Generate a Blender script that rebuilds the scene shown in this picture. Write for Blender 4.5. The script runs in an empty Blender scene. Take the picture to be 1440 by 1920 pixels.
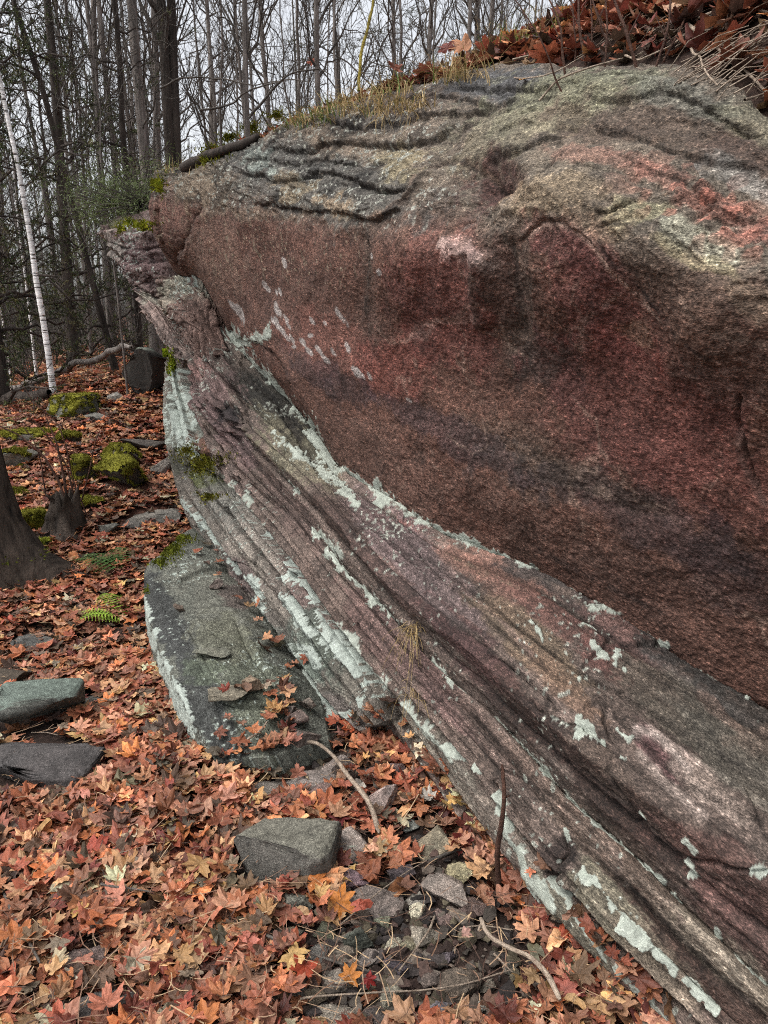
import bpy, bmesh, math, random
import numpy as np
# ---------------------------------------------------------------- camera, sky, sun, exposure
scene = bpy.context.scene
PITCH = math.radians(14.6); CAMZ = 1.5; FOC = 1386.0
cam_d = bpy.data.cameras.new("camera"); cam = bpy.data.objects.new("camera", cam_d)
scene.collection.objects.link(cam); scene.camera = cam
cam.location = (0, 0, CAMZ); cam.rotation_euler = (math.pi/2 - PITCH, 0, 0)
cam_d.sensor_fit = 'VERTICAL'; cam_d.sensor_height = 36.0; cam_d.lens = 36.0*FOC/1920.0
cam_d.clip_start = 0.05; cam_d.clip_end = 1000
world = bpy.data.worlds.new("World"); scene.world = world; world.use_nodes = True
wt = world.node_tree; bgn = wt.nodes['Background']
SUN_EL, SUN_AZ = math.radians(62), math.radians(248)
sky = wt.nodes.new('ShaderNodeTexSky'); sky.sky_type = 'NISHITA'; sky.sun_disc = False
sky.sun_elevation = SUN_EL; sky.sun_rotation = SUN_AZ; sky.dust_density = 5.0; sky.air_density = 1.0; sky.ozone_density = 1.0
hs = wt.nodes.new('ShaderNodeHueSaturation'); hs.inputs['Saturation'].default_value = 0.22
hs.inputs['Value'].default_value = 1.0
wt.links.new(sky.outputs[0], hs.inputs['Color']); wt.links.new(hs.outputs[0], bgn.inputs[0])
bgn.inputs[1].default_value = 0.15
sun_d = bpy.data.lights.new("sun", 'SUN'); sun_d.energy = 0.8; sun_d.angle = math.radians(40); sun_d.color = (1, .96, .9)
sun = bpy.data.objects.new("sun", sun_d); scene.collection.objects.link(sun)
sun.rotation_euler = (math.radians(10), math.radians(-26), 0)
sun.location = (0, 0, 12)
scene.view_settings.view_transform = 'Standard'; scene.view_settings.look = 'None'
scene.view_settings.gamma = 1.0; scene.view_settings.exposure = 1.0
scene.render.engine = 'CYCLES'
scene.cycles.use_adaptive_sampling = True; scene.cycles.adaptive_threshold = 0.03; scene.cycles.adaptive_min_samples = 48; scene.cycles.time_limit = 700
scene.cycles.use_denoising = False; scene.cycles.pixel_filter_type = 'BLACKMAN_HARRIS'; scene.cycles.filter_width = 1.1
scene.cycles.max_bounces = 5; scene.cycles.diffuse_bounces = 3; scene.cycles.transparent_max_bounces = 8
rng = np.random.default_rng(7); random.seed(7)
col = scene.collection
# ---------------------------------------------------------------- helpers
cP, sP = math.cos(PITCH), math.sin(PITCH)
FWD = np.array([0, cP, -sP]); UPV = np.array([0, sP, cP]); CAMP = np.array([0, 0, CAMZ])
def P(px, py, d):
    cx = (px-720)/FOC; cy = (960-py)/FOC
    return CAMP + d*(FWD + cx*np.array([1., 0, 0]) + cy*UPV)
def PP(a):
    a = np.asarray(a, float); cx = (a[..., 0]-720)/FOC; cy = (960-a[..., 1])/FOC
    d = a[..., 2:3]
    return CAMP + d*(FWD + cx[..., None]*np.array([1., 0, 0]) + cy[..., None]*UPV)
def proj(p):
    q = p-CAMP; d = q@FWD; d = np.where(np.abs(d) < 1e-3, 1e-3, d)
    return 720+FOC*q[..., 0]/d, 960-FOC*(q@UPV)/d, d
def hsh(ix, iy, iz):
    h = (ix.astype(np.int64)*374761393 + iy.astype(np.int64)*668265263 + iz.astype(np.int64)*1274126177) & 0xffffffff
    h = ((h ^ (h >> 13))*1103515245) & 0xffffffff
    h = ((h ^ (h >> 16))*668265263) & 0xffffffff
    return ((h ^ (h >> 15)) & 0xffffff)/float(0xffffff)*2-1
def vn(p):
    f = np.floor(p); w = p-f; w = w*w*w*(w*(w*6-15)+10); i = f.astype(np.int64)
    x, y, z = i[..., 0], i[..., 1], i[..., 2]; wx, wy, wz = w[..., 0], w[..., 1], w[..., 2]
    def L(a, b, t): return a+(b-a)*t
    return L(L(L(hsh(x, y, z), hsh(x+1, y, z), wx), L(hsh(x, y+1, z), hsh(x+1, y+1, z), wx), wy),
             L(L(hsh(x, y, z+1), hsh(x+1, y, z+1), wx), L(hsh(x, y+1, z+1), hsh(x+1, y+1, z+1), wx), wy), wz)
def fbm(p, o=4, g=.5, l=2.03):
    s = 0; a = 1; t = 0
    for k in range(o):
        s = s+a*vn(p+17.3*k); t += a; a *= g; p = p*l
    return s/t
def sm(a, b, x):
    t = np.clip((x-a)/(b-a), 0, 1); return t*t*(3-2*t)
def lin(c):
    c = np.asarray(c, float)/255.; return np.where(c < .04045, c/12.92, ((c+.055)/1.055)**2.4)
def tag(o, label=None, cat=None, group=None, kind=None):
    if label: o['label'] = label
    if cat: o['category'] = cat
    if group: o['group'] = group
    if kind: o['kind'] = kind
    return o
def empty(name, loc=(0, 0, 0)):
    o = bpy.data.objects.new(name, None); col.objects.link(o); o.location = loc; o.empty_display_size = .1
    return o
def mesh_data(name, V, quads=None, tris=None, cols=None, st=None, smooth=True, mat=None):
    me = bpy.data.meshes.new(name)
    V = np.ascontiguousarray(V, dtype=np.float32); me.vertices.add(len(V)); me.vertices.foreach_set('co', V.ravel())
    q = np.zeros((0, 4), int) if quads is None else np.asarray(quads).reshape(-1, 4)
    t = np.zeros((0, 3), int) if tris is None else np.asarray(tris).reshape(-1, 3)
    me.loops.add(q.size+t.size); me.polygons.add(len(q)+len(t))
    me.loops.foreach_set('vertex_index', np.concatenate([q.ravel(), t.ravel()]).astype(np.int32))
    ls = np.concatenate([np.arange(len(q))*4, q.size+np.arange(len(t))*3]).astype(np.int32)
    me.polygons.foreach_set('loop_start', ls)
    me.polygons.foreach_set('use_smooth', np.full(len(ls), smooth))
    if cols is not None:
        a = me.color_attributes.new('col', 'FLOAT_COLOR', 'POINT')
        c = np.ones((len(V), 4), np.float32); c[:, :cols.shape[1]] = cols
        a.data.foreach_set('color', c.ravel())
    if st is not None:
        a = me.attributes.new('st', 'FLOAT_VECTOR', 'POINT'); a.data.foreach_set('vector', np.asarray(st, np.float32).ravel())
    me.update(calc_edges=True)
    if mat: me.materials.append(mat)
    return me
def obj(name, me, parent=None, loc=None):
    o = bpy.data.objects.new(name, me); col.objects.link(o)
    if parent: o.parent = parent
    if loc is not None: o.location = loc
    return o
# ---------------------------------------------------------------- materials
def mat_new(name, rough=.9, spec=.25):
    m = bpy.data.materials.new(name); m.use_nodes = True; nt = m.node_tree; b = nt.nodes['Principled BSDF']
    b.inputs['Roughness'].default_value = rough; b.inputs['Specular IOR Level'].default_value = spec
    return m, nt, b
def N(nt, t, **k):
    n = nt.nodes.new(t)
    for a, v in k.items():
        if a in n.inputs: n.inputs[a].default_value = v
        else: setattr(n, a, v)
    return n
def ramp(nt, src, stops):
    r = nt.nodes.new('ShaderNodeValToRGB'); e = r.color_ramp.elements
    while len(e) < len(stops): e.new(.5)
    for k, (p, c) in enumerate(stops): e[k].position = p; e[k].color = (c[0], c[1], c[2], 1) if hasattr(c, '__len__') else (c, c, c, 1)
    nt.links.new(src, r.inputs[0]); return r
def mul(nt, a, b, fac=1.0, mode='MULTIPLY'):
    m = nt.nodes.new('ShaderNodeMix'); m.data_type = 'RGBA'; m.blend_type = mode; m.inputs[0].default_value = fac
    nt.links.new(a, m.inputs[6]); nt.links.new(b, m.inputs[7]); return m.outputs[2]
def rock_mat(name, sc=1.0, bump=.5, streak=True, flecks=.6):
    m, nt, b = mat_new(name, .86, .3); L = nt.links.new
    at = N(nt, 'ShaderNodeAttribute', attribute_name='col'); tc = N(nt, 'ShaderNodeTexCoord')
    if streak:
        m0 = N(nt, 'ShaderNodeMapping'); m0.inputs['Rotation'].default_value = (0, .12, -math.radians(113.6)); L(tc.outputs['Object'], m0.inputs[0])
        mp = N(nt, 'ShaderNodeMapping'); mp.inputs['Scale'].default_value = (.40, 1, 1); L(m0.outputs[0], mp.inputs[0]); vec = mp.outputs[0]
    else: vec = tc.outputs['Object']
    n1 = N(nt, 'ShaderNodeTexNoise', Scale=150*sc, Detail=3.0, Roughness=.65); L(vec, n1.inputs['Vector'])
    n2 = N(nt, 'ShaderNodeTexNoise', Scale=42*sc, Detail=5.0, Roughness=.65); L(tc.outputs['Object'], n2.inputs['Vector'])
    n3 = N(nt, 'ShaderNodeTexNoise', Scale=340*sc, Detail=2.0, Roughness=.6); L(vec, n3.inputs['Vector'])
    r1 = ramp(nt, n1.outputs['Fac'], [(.33, .28), (.46, .78), (.58, 1.2), (.64, 2.3), (.70, 4.0)])
    r2 = ramp(nt, n2.outputs['Fac'], [(.32, .5), (.5, 1.0), (.68, 1.6)])
    r3 = ramp(nt, n3.outputs['Fac'], [(.38, .4), (.5, .96), (.60, 1.65)])
    c = mul(nt, at.outputs['Color'], r1.outputs[0], flecks); c = mul(nt, c, r2.outputs[0], .7); c = mul(nt, c, r3.outputs[0], .8)
    mx = nt.nodes.new('ShaderNodeMix'); mx.data_type = 'RGBA'; L(at.outputs['Alpha'], mx.inputs[0]); L(at.outputs['Color'], mx.inputs[6]); L(c, mx.inputs[7]); c = mx.outputs[2]
    L(c, b.inputs['Base Color'])
    ad = N(nt, 'ShaderNodeMath', operation='ADD'); L(n1.outputs['Fac'], ad.inputs[0]); L(n2.outputs['Fac'], ad.inputs[1])
    ad2 = N(nt, 'ShaderNodeMath', operation='MULTIPLY_ADD'); ad2.inputs[1].default_value = .5; L(n3.outputs['Fac'], ad2.inputs[0]); L(ad.outputs[0], ad2.inputs[2])
    bp = N(nt, 'ShaderNodeBump', Strength=bump, Distance=.008/sc); L(ad2.outputs[0], bp.inputs['Height']); L(bp.outputs[0], b.inputs['Normal'])
    return m
M_ROCK = rock_mat('outcrop_rock', 1.1, .6, True, .6)
M_STONE = rock_mat('stone', 1.3, .6, streak=False, flecks=.35)
def vc_mat(name, rough=.75, spec=.3, trans=0, nscale=60, var=.5, bump=.0):
    m, nt, b = mat_new(name, rough, spec); L = nt.links.new
    at = N(nt, 'ShaderNodeAttribute', attribute_name='col'); tc = N(nt, 'ShaderNodeTexCoord')
    n = N(nt, 'ShaderNodeTexNoise', Scale=nscale, Detail=4.0, Roughness=.65); L(tc.outputs['Object'], n.inputs['Vector'])
    r = ramp(nt, n.outputs['Fac'], [(.3, 1-var), (.5, 1.0), (.72, 1+var)])
    c = mul(nt, at.outputs['Color'], r.outputs[0]); L(c, b.inputs['Base Color'])
    if bump:
        bp = N(nt, 'ShaderNodeBump', Strength=bump, Distance=.01); L(n.outputs['Fac'], bp.inputs['Height']); L(bp.outputs[0], b.inputs['Normal'])
    if trans:
        tr = N(nt, 'ShaderNodeBsdfTranslucent'); L(c, tr.inputs[0]); mx = N(nt, 'ShaderNodeMixShader'); mx.inputs[0].default_value = trans
        L(b.outputs[0], mx.inputs[1]); L(tr.outputs[0], mx.inputs[2]); L(mx.outputs[0], nt.nodes['Material Output'].inputs[0])
    return m
M_LEAF = vc_mat('dead_leaf', .62, .35, .18, 90, .35, .3)
M_GREEN = vc_mat('grass_blade', .6, .3, .25, 40, .3)
M_MOSS = vc_mat('moss', .95, .1, .1, 160, .6, .6)
M_SOIL = vc_mat('forest_soil', .95, .15, 0, 55, .7, 1.0)
M_GRAVEL = vc_mat('gravel', .9, .25, 0, 120, .45, .4)
def bark_mat(name, c1, c2, sc=(18, 18, 3), birch=False):
    m, nt, b = mat_new(name, .9, .2); L = nt.links.new
    tc = N(nt, 'ShaderNodeTexCoord'); mp = N(nt, 'ShaderNodeMapping'); mp.inputs['Scale'].default_value = sc; L(tc.outputs['Object'], mp.inputs[0])
    n = N(nt, 'ShaderNodeTexNoise', Scale=1.0, Detail=6.0, Roughness=.7); L(mp.outputs[0], n.inputs['Vector'])
    if birch: r = ramp(nt, n.outputs['Fac'], [(.40, c2), (.46, c1), (.8, c1)])
    else: r = ramp(nt, n.outputs['Fac'], [(.3, c2), (.7, c1)])
    n2 = N(nt, 'ShaderNodeTexNoise', Scale=1.6, Detail=3.0); L(tc.outputs['Object'], n2.inputs['Vector'])
    r2 = ramp(nt, n2.outputs['Fac'], [(.3, .6), (.7, 1.35)])
    L(mul(nt, r.outputs[0], r2.outputs[0]), b.inputs['Base Color'])
    bp = N(nt, 'ShaderNodeBump', Strength=.9, Distance=.02); L(n.outputs['Fac'], bp.inputs['Height']); L(bp.outputs[0], b.inputs['Normal'])
    return m
M_BARK = bark_mat('grey_brown_bark', lin((140, 132, 126)), lin((60, 55, 52)))
M_BARKD = bark_mat('dark_bark', lin((80, 72, 66)), lin((30, 26, 24)))
M_RIDGE = bark_mat('ridged_bark', lin((84, 74, 66)), lin((20, 17, 15)), (24, 24, 3.5))
M_BIRCH = bark_mat('white_birch_bark', lin((240, 238, 236)), lin((70, 64, 60)), (3, 3, 14), True)
M_TWIG = bark_mat('twig', lin((100, 94, 88)), lin((56, 52, 48)), (30, 30, 30))
M_STICK = bark_mat('weathered_stick', lin((182, 166, 148)), lin((104, 88, 76)), (60, 60, 60))
M_STEM = bark_mat('red_brown_stem', lin((96, 68, 56)), lin((44, 30, 25)), (60, 60, 60))
# ---------------------------------------------------------------- lofting
def cr(pts, us, u):
    """Catmull-Rom through pts at parameters us, evaluated at u"""
    pts = np.asarray(pts, float); us = np.asarray(us, float); n = len(us)
    m = np.zeros_like(pts)
    for i in range(n):
        if i == 0: m[i] = (pts[1]-pts[0])/(us[1]-us[0])
        elif i == n-1: m[i] = (pts[-1]-pts[-2])/(us[-1]-us[-2])
        else:
            a = (pts[i]-pts[i-1])/(us[i]-us[i-1]); b = (pts[i+1]-pts[i])/(us[i+1]-us[i]); m[i] = .5*(a+b)
    k = np.clip(np.searchsorted(us, u, 'right')-1, 0, n-2); h = (us[k+1]-us[k])[:, None]; s = ((u-us[k])/(us[k+1]-us[k]))[:, None]
    return (2*s**3-3*s*s+1)*pts[k]+(s**3-2*s*s+s)*h*m[k]+(-2*s**3+3*s*s)*pts[k+1]+(s**3-s*s)*h*m[k+1]
SD = np.array([-.4, .917, 0.]); OD = np.array([.917, .4, 0.])
def loft(rails, nu, rows, sharp=(), mode='t'):
    """rails: list of [(px,py,depth)...] top to bottom; rows: samples between consecutive rails"""
    u = np.linspace(0, 1, nu); R = []
    for r in rails:
        w = PP(np.array(r, float))
        if mode == 't':
            e = w[-1]-w[-2]; k = .26*(w[-1]@SD)/max(-(e@SD), .05); w = np.concatenate([w, (w[-1]+e*min(k, 2.5))[None]])
        if mode == 't': q = -np.log(np.maximum(w@SD, .3)); 
        else: q = np.concatenate([[0], np.cumsum(np.hypot(*np.diff(np.array(r)[:, :2], axis=0).T))])
        q = (q-q[0])/(q[-1]-q[0]); assert np.all(np.diff(q) > 0), (r, q)
        R.append(cr(w, q, u))
    R = np.array(R); nr = len(R)
    seg = np.diff(R, axis=0)
    out = []; marks = []
    for i in range(nr-1):
        a = seg[i]
        m0 = a if (i == 0 or i in sharp) else .5*(seg[i-1]+a)
        m1 = a if (i == nr-2 or (i+1) in sharp) else .5*(a+seg[i+1])
        la = np.linalg.norm(a, axis=1, keepdims=True)
        if not (i == 0 or i in sharp):
            lb = np.linalg.norm(seg[i-1], axis=1, keepdims=True); m0 = m0/(np.linalg.norm(m0, axis=1, keepdims=True)+1e-9)*np.minimum(la, 1.4*lb+la*.3)
        if not (i == nr-2 or (i+1) in sharp):
            lb = np.linalg.norm(seg[i+1], axis=1, keepdims=True); m1 = m1/(np.linalg.norm(m1, axis=1, keepdims=True)+1e-9)*np.minimum(la, 1.4*lb+la*.3)
        n = rows[i]; marks.append(len(out))
        for k in range(n):
            s = k/n
            out.append((2*s**3-3*s*s+1)*R[i]+(s**3-2*s*s+s)*m0+(-2*s**3+3*s*s)*R[i+1]+(s**3-s*s)*m1)
    marks.append(len(out)); out.append(R[-1])
    return np.array(out), marks
def gnorm(G):
    du = np.gradient(G, axis=1); dv = np.gradient(G, axis=0); n = np.cross(du, dv)
    n /= np.linalg.norm(n, axis=-1, keepdims=True)+1e-12
    flip = np.sum(n*(G-CAMP), axis=-1).mean() > 0
    return -n if flip else n
def gquads(nv, nu):
    i = np.arange(nv*nu).reshape(nv, nu)
    return np.stack([i[:-1, :-1], i[1:, :-1], i[1:, 1:], i[:-1, 1:]], -1).reshape(-1, 4)
def skirt(G, vec, arrs, sides='LRTB'):
    """close a sheet behind itself by adding one pushed-back row or column per named side"""
    vec = np.asarray(vec, float)
    if 'L' in sides: G = np.concatenate([G[:, :1]+vec, G], 1); arrs = [np.concatenate([a[:, :1], a], 1) for a in arrs]
    if 'R' in sides: G = np.concatenate([G, G[:, -1:]+vec], 1); arrs = [np.concatenate([a, a[:, -1:]], 1) for a in arrs]
    if 'T' in sides: G = np.concatenate([G[:1]+vec, G], 0); arrs = [np.concatenate([a[:1], a], 0) for a in arrs]
    if 'B' in sides: G = np.concatenate([G, G[-1:]+vec], 0); arrs = [np.concatenate([a, a[-1:]], 0) for a in arrs]
    return G, arrs
def pdist(X, Y, poly, reach):
    """distance (px) and signed side of grid points to a polyline; side>0 = right of the travel direction"""
    poly = np.array(poly, float); best = np.full(X.shape, 1e9); side = np.ones(X.shape); par = np.zeros(X.shape)
    x0, y0 = poly.min(0)-reach; x1, y1 = poly.max(0)+reach
    msk = (X > x0) & (X < x1) & (Y > y0) & (Y < y1)
    if not msk.any(): return best, side, par
    x, y = X[msk], Y[msk]; b = np.full(x.shape, 1e9); s = np.ones(x.shape); pr = np.zeros(x.shape)
    L = np.hypot(*np.diff(poly, axis=0).T); cum = np.concatenate([[0], np.cumsum(L)]); tot = cum[-1]
    for k in range(len(poly)-1):
        a, c = poly[k], poly[k+1]; d = c-a; l2 = d@d
        if l2 == 0: continue
        t = np.clip(((x-a[0])*d[0]+(y-a[1])*d[1])/l2, 0, 1)
        ex = x-a[0]-t*d[0]; ey = y-a[1]-t*d[1]; dd = np.hypot(ex, ey); m = dd < b
        b = np.where(m, dd, b); s = np.where(m, np.sign(d[0]*ey-d[1]*ex), s); pr = np.where(m, (cum[k]+t*L[k])/tot, pr)
    best[msk] = b; side[msk] = s; par[msk] = pr
    return best, side, par
def smooth_poly(pl, n=6):
    pl = np.array(pl, float); q = np.concatenate([[0], np.cumsum(np.hypot(*np.diff(pl, axis=0).T))])
    return cr(pl, q, np.linspace(0, q[-1], n*(len(pl)-1)+1)) if len(pl) > 2 else pl

PROF = 1.7
def blocks(a, b, su, sv, seed, warp=.25):
    z = 0*a; wq = warp*fbm(np.stack([a*2/su, b*2/sv, z+seed], -1), 2); j = np.floor(b/sv+wq); i = np.floor(a/su+wq+hsh(j, j*0+seed, j*0)*.5); return hsh(i, j, i*0+seed)
def band_relief(q, U, seams, seed, amp, ujoint=(2, 6), wob=.012):
    """flat-lying beds: constant level inside each bed and each block between cross joints, sharp risers between them"""
    r = np.random.default_rng(seed); um = U.max()-U.min()+1e-6; un = (U-U.min())
    z0 = np.zeros_like(U)
    q = q+wob*fbm(np.stack([un*1.3, q*3, z0+seed], -1), 3)+wob*.22*fbm(np.stack([un*11, q*9, z0+seed], -1), 3)
    se = np.array(seams); b = np.searchsorted(se, q); lev = np.zeros_like(U); tint = np.ones_like(U); gr = np.zeros_like(U)
    ext = np.concatenate([[se[0]-.05], se, [se[-1]+.08]])
    jn = .03*fbm(np.stack([q*12, un*1, z0+2*seed], -1), 2)
    for k in range(len(se)+1):
        m = b == k
        if not m.any(): continue
        nj = r.integers(ujoint[0], ujoint[1]+1); J = np.sort(r.uniform(0, um, nj)); sl = r.uniform(-1.5, 1.5)
        uu = un[m]+jn[m]+sl*(q[m]-ext[k]); sg = np.searchsorted(J, uu); base = r.normal(0, .7); L = base+r.normal(0, .55, nj+1); T = 1+r.normal(0, .10)+r.normal(0, .07, nj+1); tl = r.normal(-.2, .5)
        w = (q[m]-ext[k])/(ext[k+1]-ext[k]); sp = r.uniform(.16, .45); Ak = r.uniform(.6, 1.5, nj+1)*PROF; lev[m] = .55*L[sg]+Ak[sg]*np.where(w < sp, np.clip(w, 0, 1)/sp, (1-np.clip(w, 0, 1))/(1-sp)); tint[m] = T[sg]
        dj = np.min(np.abs(uu[:, None]-J[None]), 1) if nj else 9.; gr[m] = np.exp(-(dj/.006)**2)*.7
    ds = np.min(np.stack([np.abs(q-x) for x in se]), 0); gr = np.maximum(gr, np.exp(-(ds/.0032)**2))
    def bl(a, n=1):
        for _ in range(n): a = np.concatenate([a[:1], .25*a[:-2]+.5*a[1:-1]+.25*a[2:], a[-1:]], 0)
        return a
    return amp*bl(lev), bl(tint), bl(gr, 1)
# ================================================================= THE OUTCROP
T_ = [(296,322,4.75),(345,314,4.5),(440,275,4.1),(540,235,3.65),(620,208,3.3),(700,178,3.05),(820,150,2.75),(950,122,2.5),(1070,138,2.15),(1150,130,1.98),(1250,128,1.8),(1330,160,1.62),(1440,235,1.45),(1600,330,1.3)]
M_ = [(286,338,4.6),(380,318,4.15),(480,310,3.6),(600,300,3.1),(715,290,2.68),(830,262,2.38),(950,235,2.12),(1080,220,1.87),(1250,235,1.62),(1440,330,1.36),(1600,420,1.2)]
B_ = [(284,370,4.5),(330,372,4.28),(385,386,4.0),(480,392,3.45),(600,404,2.93),(715,418,2.48),(800,405,2.2),(900,425,1.95),(1000,428,1.75),(1120,455,1.58),(1280,505,1.4),(1440,535,1.26),(1600,575,1.13)]
F1 = [(292,425,4.55),(340,455,4.32),(420,500,3.95),(540,560,3.4),(680,600,2.82),(850,640,2.36),(1000,680,2.05),(1150,730,1.82),(1300,790,1.64),(1440,850,1.5),(1650,950,1.33)]
F2 = [(318,480,4.66),(365,500,4.45),(425,580,4.15),(490,650,3.8),(580,745,3.38),(690,830,3.0),(800,880,2.7),(950,950,2.36),(1100,1010,2.1),(1250,1090,1.92),(1440,1200,1.73),(1680,1320,1.53)]
C_ = [(338,516,4.78),(380,526,4.6),(430,615,4.32),(482,690,4.08),(545,752,3.82),(600,815,3.55),(640,880,3.3),(720,935,3.03),(820,1000,2.77),(920,1040,2.54),(1000,1072,2.37),(1100,1130,2.2),(1200,1195,2.06),(1300,1265,1.93),(1440,1345,1.79),(1700,1500,1.58)]
C_ = [(a, b, c+.05*min(1, k/3)) for k, (a, b, c) in enumerate(C_)]
C2 = [(345,560,4.7),(385,610,4.5),(430,650,4.27),(478,705,4.03),(540,768,3.76),(588,830,3.5),(632,893,3.25),(712,950,2.98),(812,1016,2.7),(912,1056,2.48),(992,1088,2.31),(1092,1148,2.15),(1192,1213,2.0),(1292,1283,1.88),(1432,1363,1.75),(1690,1520,1.54)]
E1 = [(352,655,4.5),(372,700,4.3),(410,750,4.02),(455,790,3.75),(510,838,3.45),(565,885,3.18),(622,945,2.92),(690,1025,2.65),(800,1125,2.36),(900,1205,2.15),(1000,1290,1.96),(1120,1390,1.77),(1240,1480,1.63),(1440,1615,1.45),(1700,1765,1.28)]
E2 = [(358,702,4.5),(385,760,4.22),(440,820,3.88),(510,905,3.5),(600,1005,3.12),(660,1080,2.84),(740,1160,2.6),(800,1230,2.42),(880,1310,2.24),(935,1352,2.14),(1000,1422,2.01),(1070,1502,1.88),(1150,1574,1.77),(1220,1637,1.68),(1300,1717,1.6),(1440,1852,1.46),(1700,2080,1.25)]
E3 = [(360,725,4.46),(388,795,4.15),(455,890,3.72),(520,955,3.36),(585,1035,3.04),(655,1125,2.73),(725,1210,2.5),(795,1290,2.31),(865,1365,2.16),(935,1445,2.02),(1010,1535,1.87),(1100,1645,1.72),(1200,1750,1.6),(1330,1875,1.5),(1520,2040,1.33)]
K1 = [(365,748,4.5),(398,825,4.18),(445,900,3.83),(508,972,3.46),(575,1052,3.14),(648,1148,2.82),(718,1232,2.6),(788,1315,2.42),(858,1390,2.26),(925,1480,2.1),(1000,1575,1.95),(1085,1685,1.79),(1180,1785,1.67),(1300,1900,1.56),(1500,2070,1.38)]
K2 = [(366,760,4.5),(402,842,4.18),(450,915,3.83),(515,990,3.46),(580,1070,3.14),(650,1165,2.82),(715,1250,2.62),(760,1300,2.5),(835,1400,2.28),(905,1505,2.1),(975,1605,1.93),(1060,1710,1.77),(1160,1815,1.65),(1280,1930,1.55),(1480,2100,1.36)]
K2 = [(a, b, c+.035*min(1, k/3)) for k, (a, b, c) in enumerate(K2)]
K0 = [(375,800,4.55),(410,870,4.25),(460,945,3.9),(525,1020,3.52),(590,1110,3.18),(655,1200,2.9),(705,1270,2.76),(742,1336,2.68),(820,1455,2.43),(900,1562,2.22),(980,1665,2.03),(1062,1765,1.86),(1150,1850,1.73),(1252,1925,1.61),(1450,2100,1.4)]
def shift(r, dx, dy, dd): return [(a+dx, b+dy, c+dd) for a, b, c in r]
KB = [(a+6, b+70, c+.0) for a, b, c in K0]
TB = [(a+70, b+45, c+.5) for a, b, c in T_]
RAILS = [TB, T_, M_, B_, F1, F2, C_, C2, E1, E2, E3, K1, K2, K0, KB]
ROWS = [16, 115, 150, 120, 140, 90, 20, 90, 70, 60, 60, 18, 60, 40]
G, MK = loft(RAILS, 1120, ROWS, sharp=(6, 7, 8, 9, 10, 11, 12))
NV, NU = G.shape[:2]
PX, PY, PD = proj(G)
PXM = PD/FOC                                    # metres per photo pixel at each vertex
vidx = np.repeat(np.arange(NV)[:, None], NU, 1).astype(float)
iC, iB, iT, iE1, iE2, iK1 = MK[6], MK[3], MK[1], MK[8], MK[9], MK[11]
varc = np.concatenate([np.zeros((1, NU)), np.cumsum(np.linalg.norm(np.diff(G, axis=0), axis=-1), 0)])
varc = varc-varc[iC]
uarc = np.concatenate([np.zeros((NV, 1)), np.cumsum(np.linalg.norm(np.diff(G, axis=1), axis=-1), 1)], 1)
uarc = uarc-uarc[:, -1:]
ST = np.stack([uarc, varc, np.zeros_like(varc)], -1)
def disp_feats(X, Y, pxm, feats):
    D = np.zeros_like(X)
    for f in feats:
        kind, pl, w, h = f[:4]; h = h*.75 if pl[0][1] < 450 else h; dec = f[4] if len(f) > 4 else 25
        pl = smooth_poly(pl)
        d, s, pr = pdist(X, Y, pl, max(4*w, 3.2*dec)); m = d < 1e8
        if not m.any(): continue
        end = np.ones(m.sum())
        end = sm(0, .12, pr[m])*sm(0, .12, 1-pr[m])*1.0
        dd = d[m]; ss = s[m]
        if kind == 'crack': v = -h*np.exp(-(dd/w)**2)
        elif kind == 'ridge': v = h*np.exp(-(dd/w)**2)
        elif kind == 'lip':     # left side of travel (above) stands proud, sharp drop, recess below
            v = .8*np.where(ss < 0, h*np.exp(-dd/(dec*.8))*sm(-.5*w, w, dd+.5*w), -h*.9*np.exp(-dd/(dec*.7))*sm(0, w, dd)) - .6*h*np.exp(-(dd/w)**2)
        elif kind == 'lipr':    # right side (below) stands proud
            v = np.where(ss > 0, h*np.exp(-dd/dec), -h*.9*np.exp(-dd/(dec*.7))*sm(0, w, dd)) - .5*h*np.exp(-(dd/w)**2)
        D[m] += v*end
    return D
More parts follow.
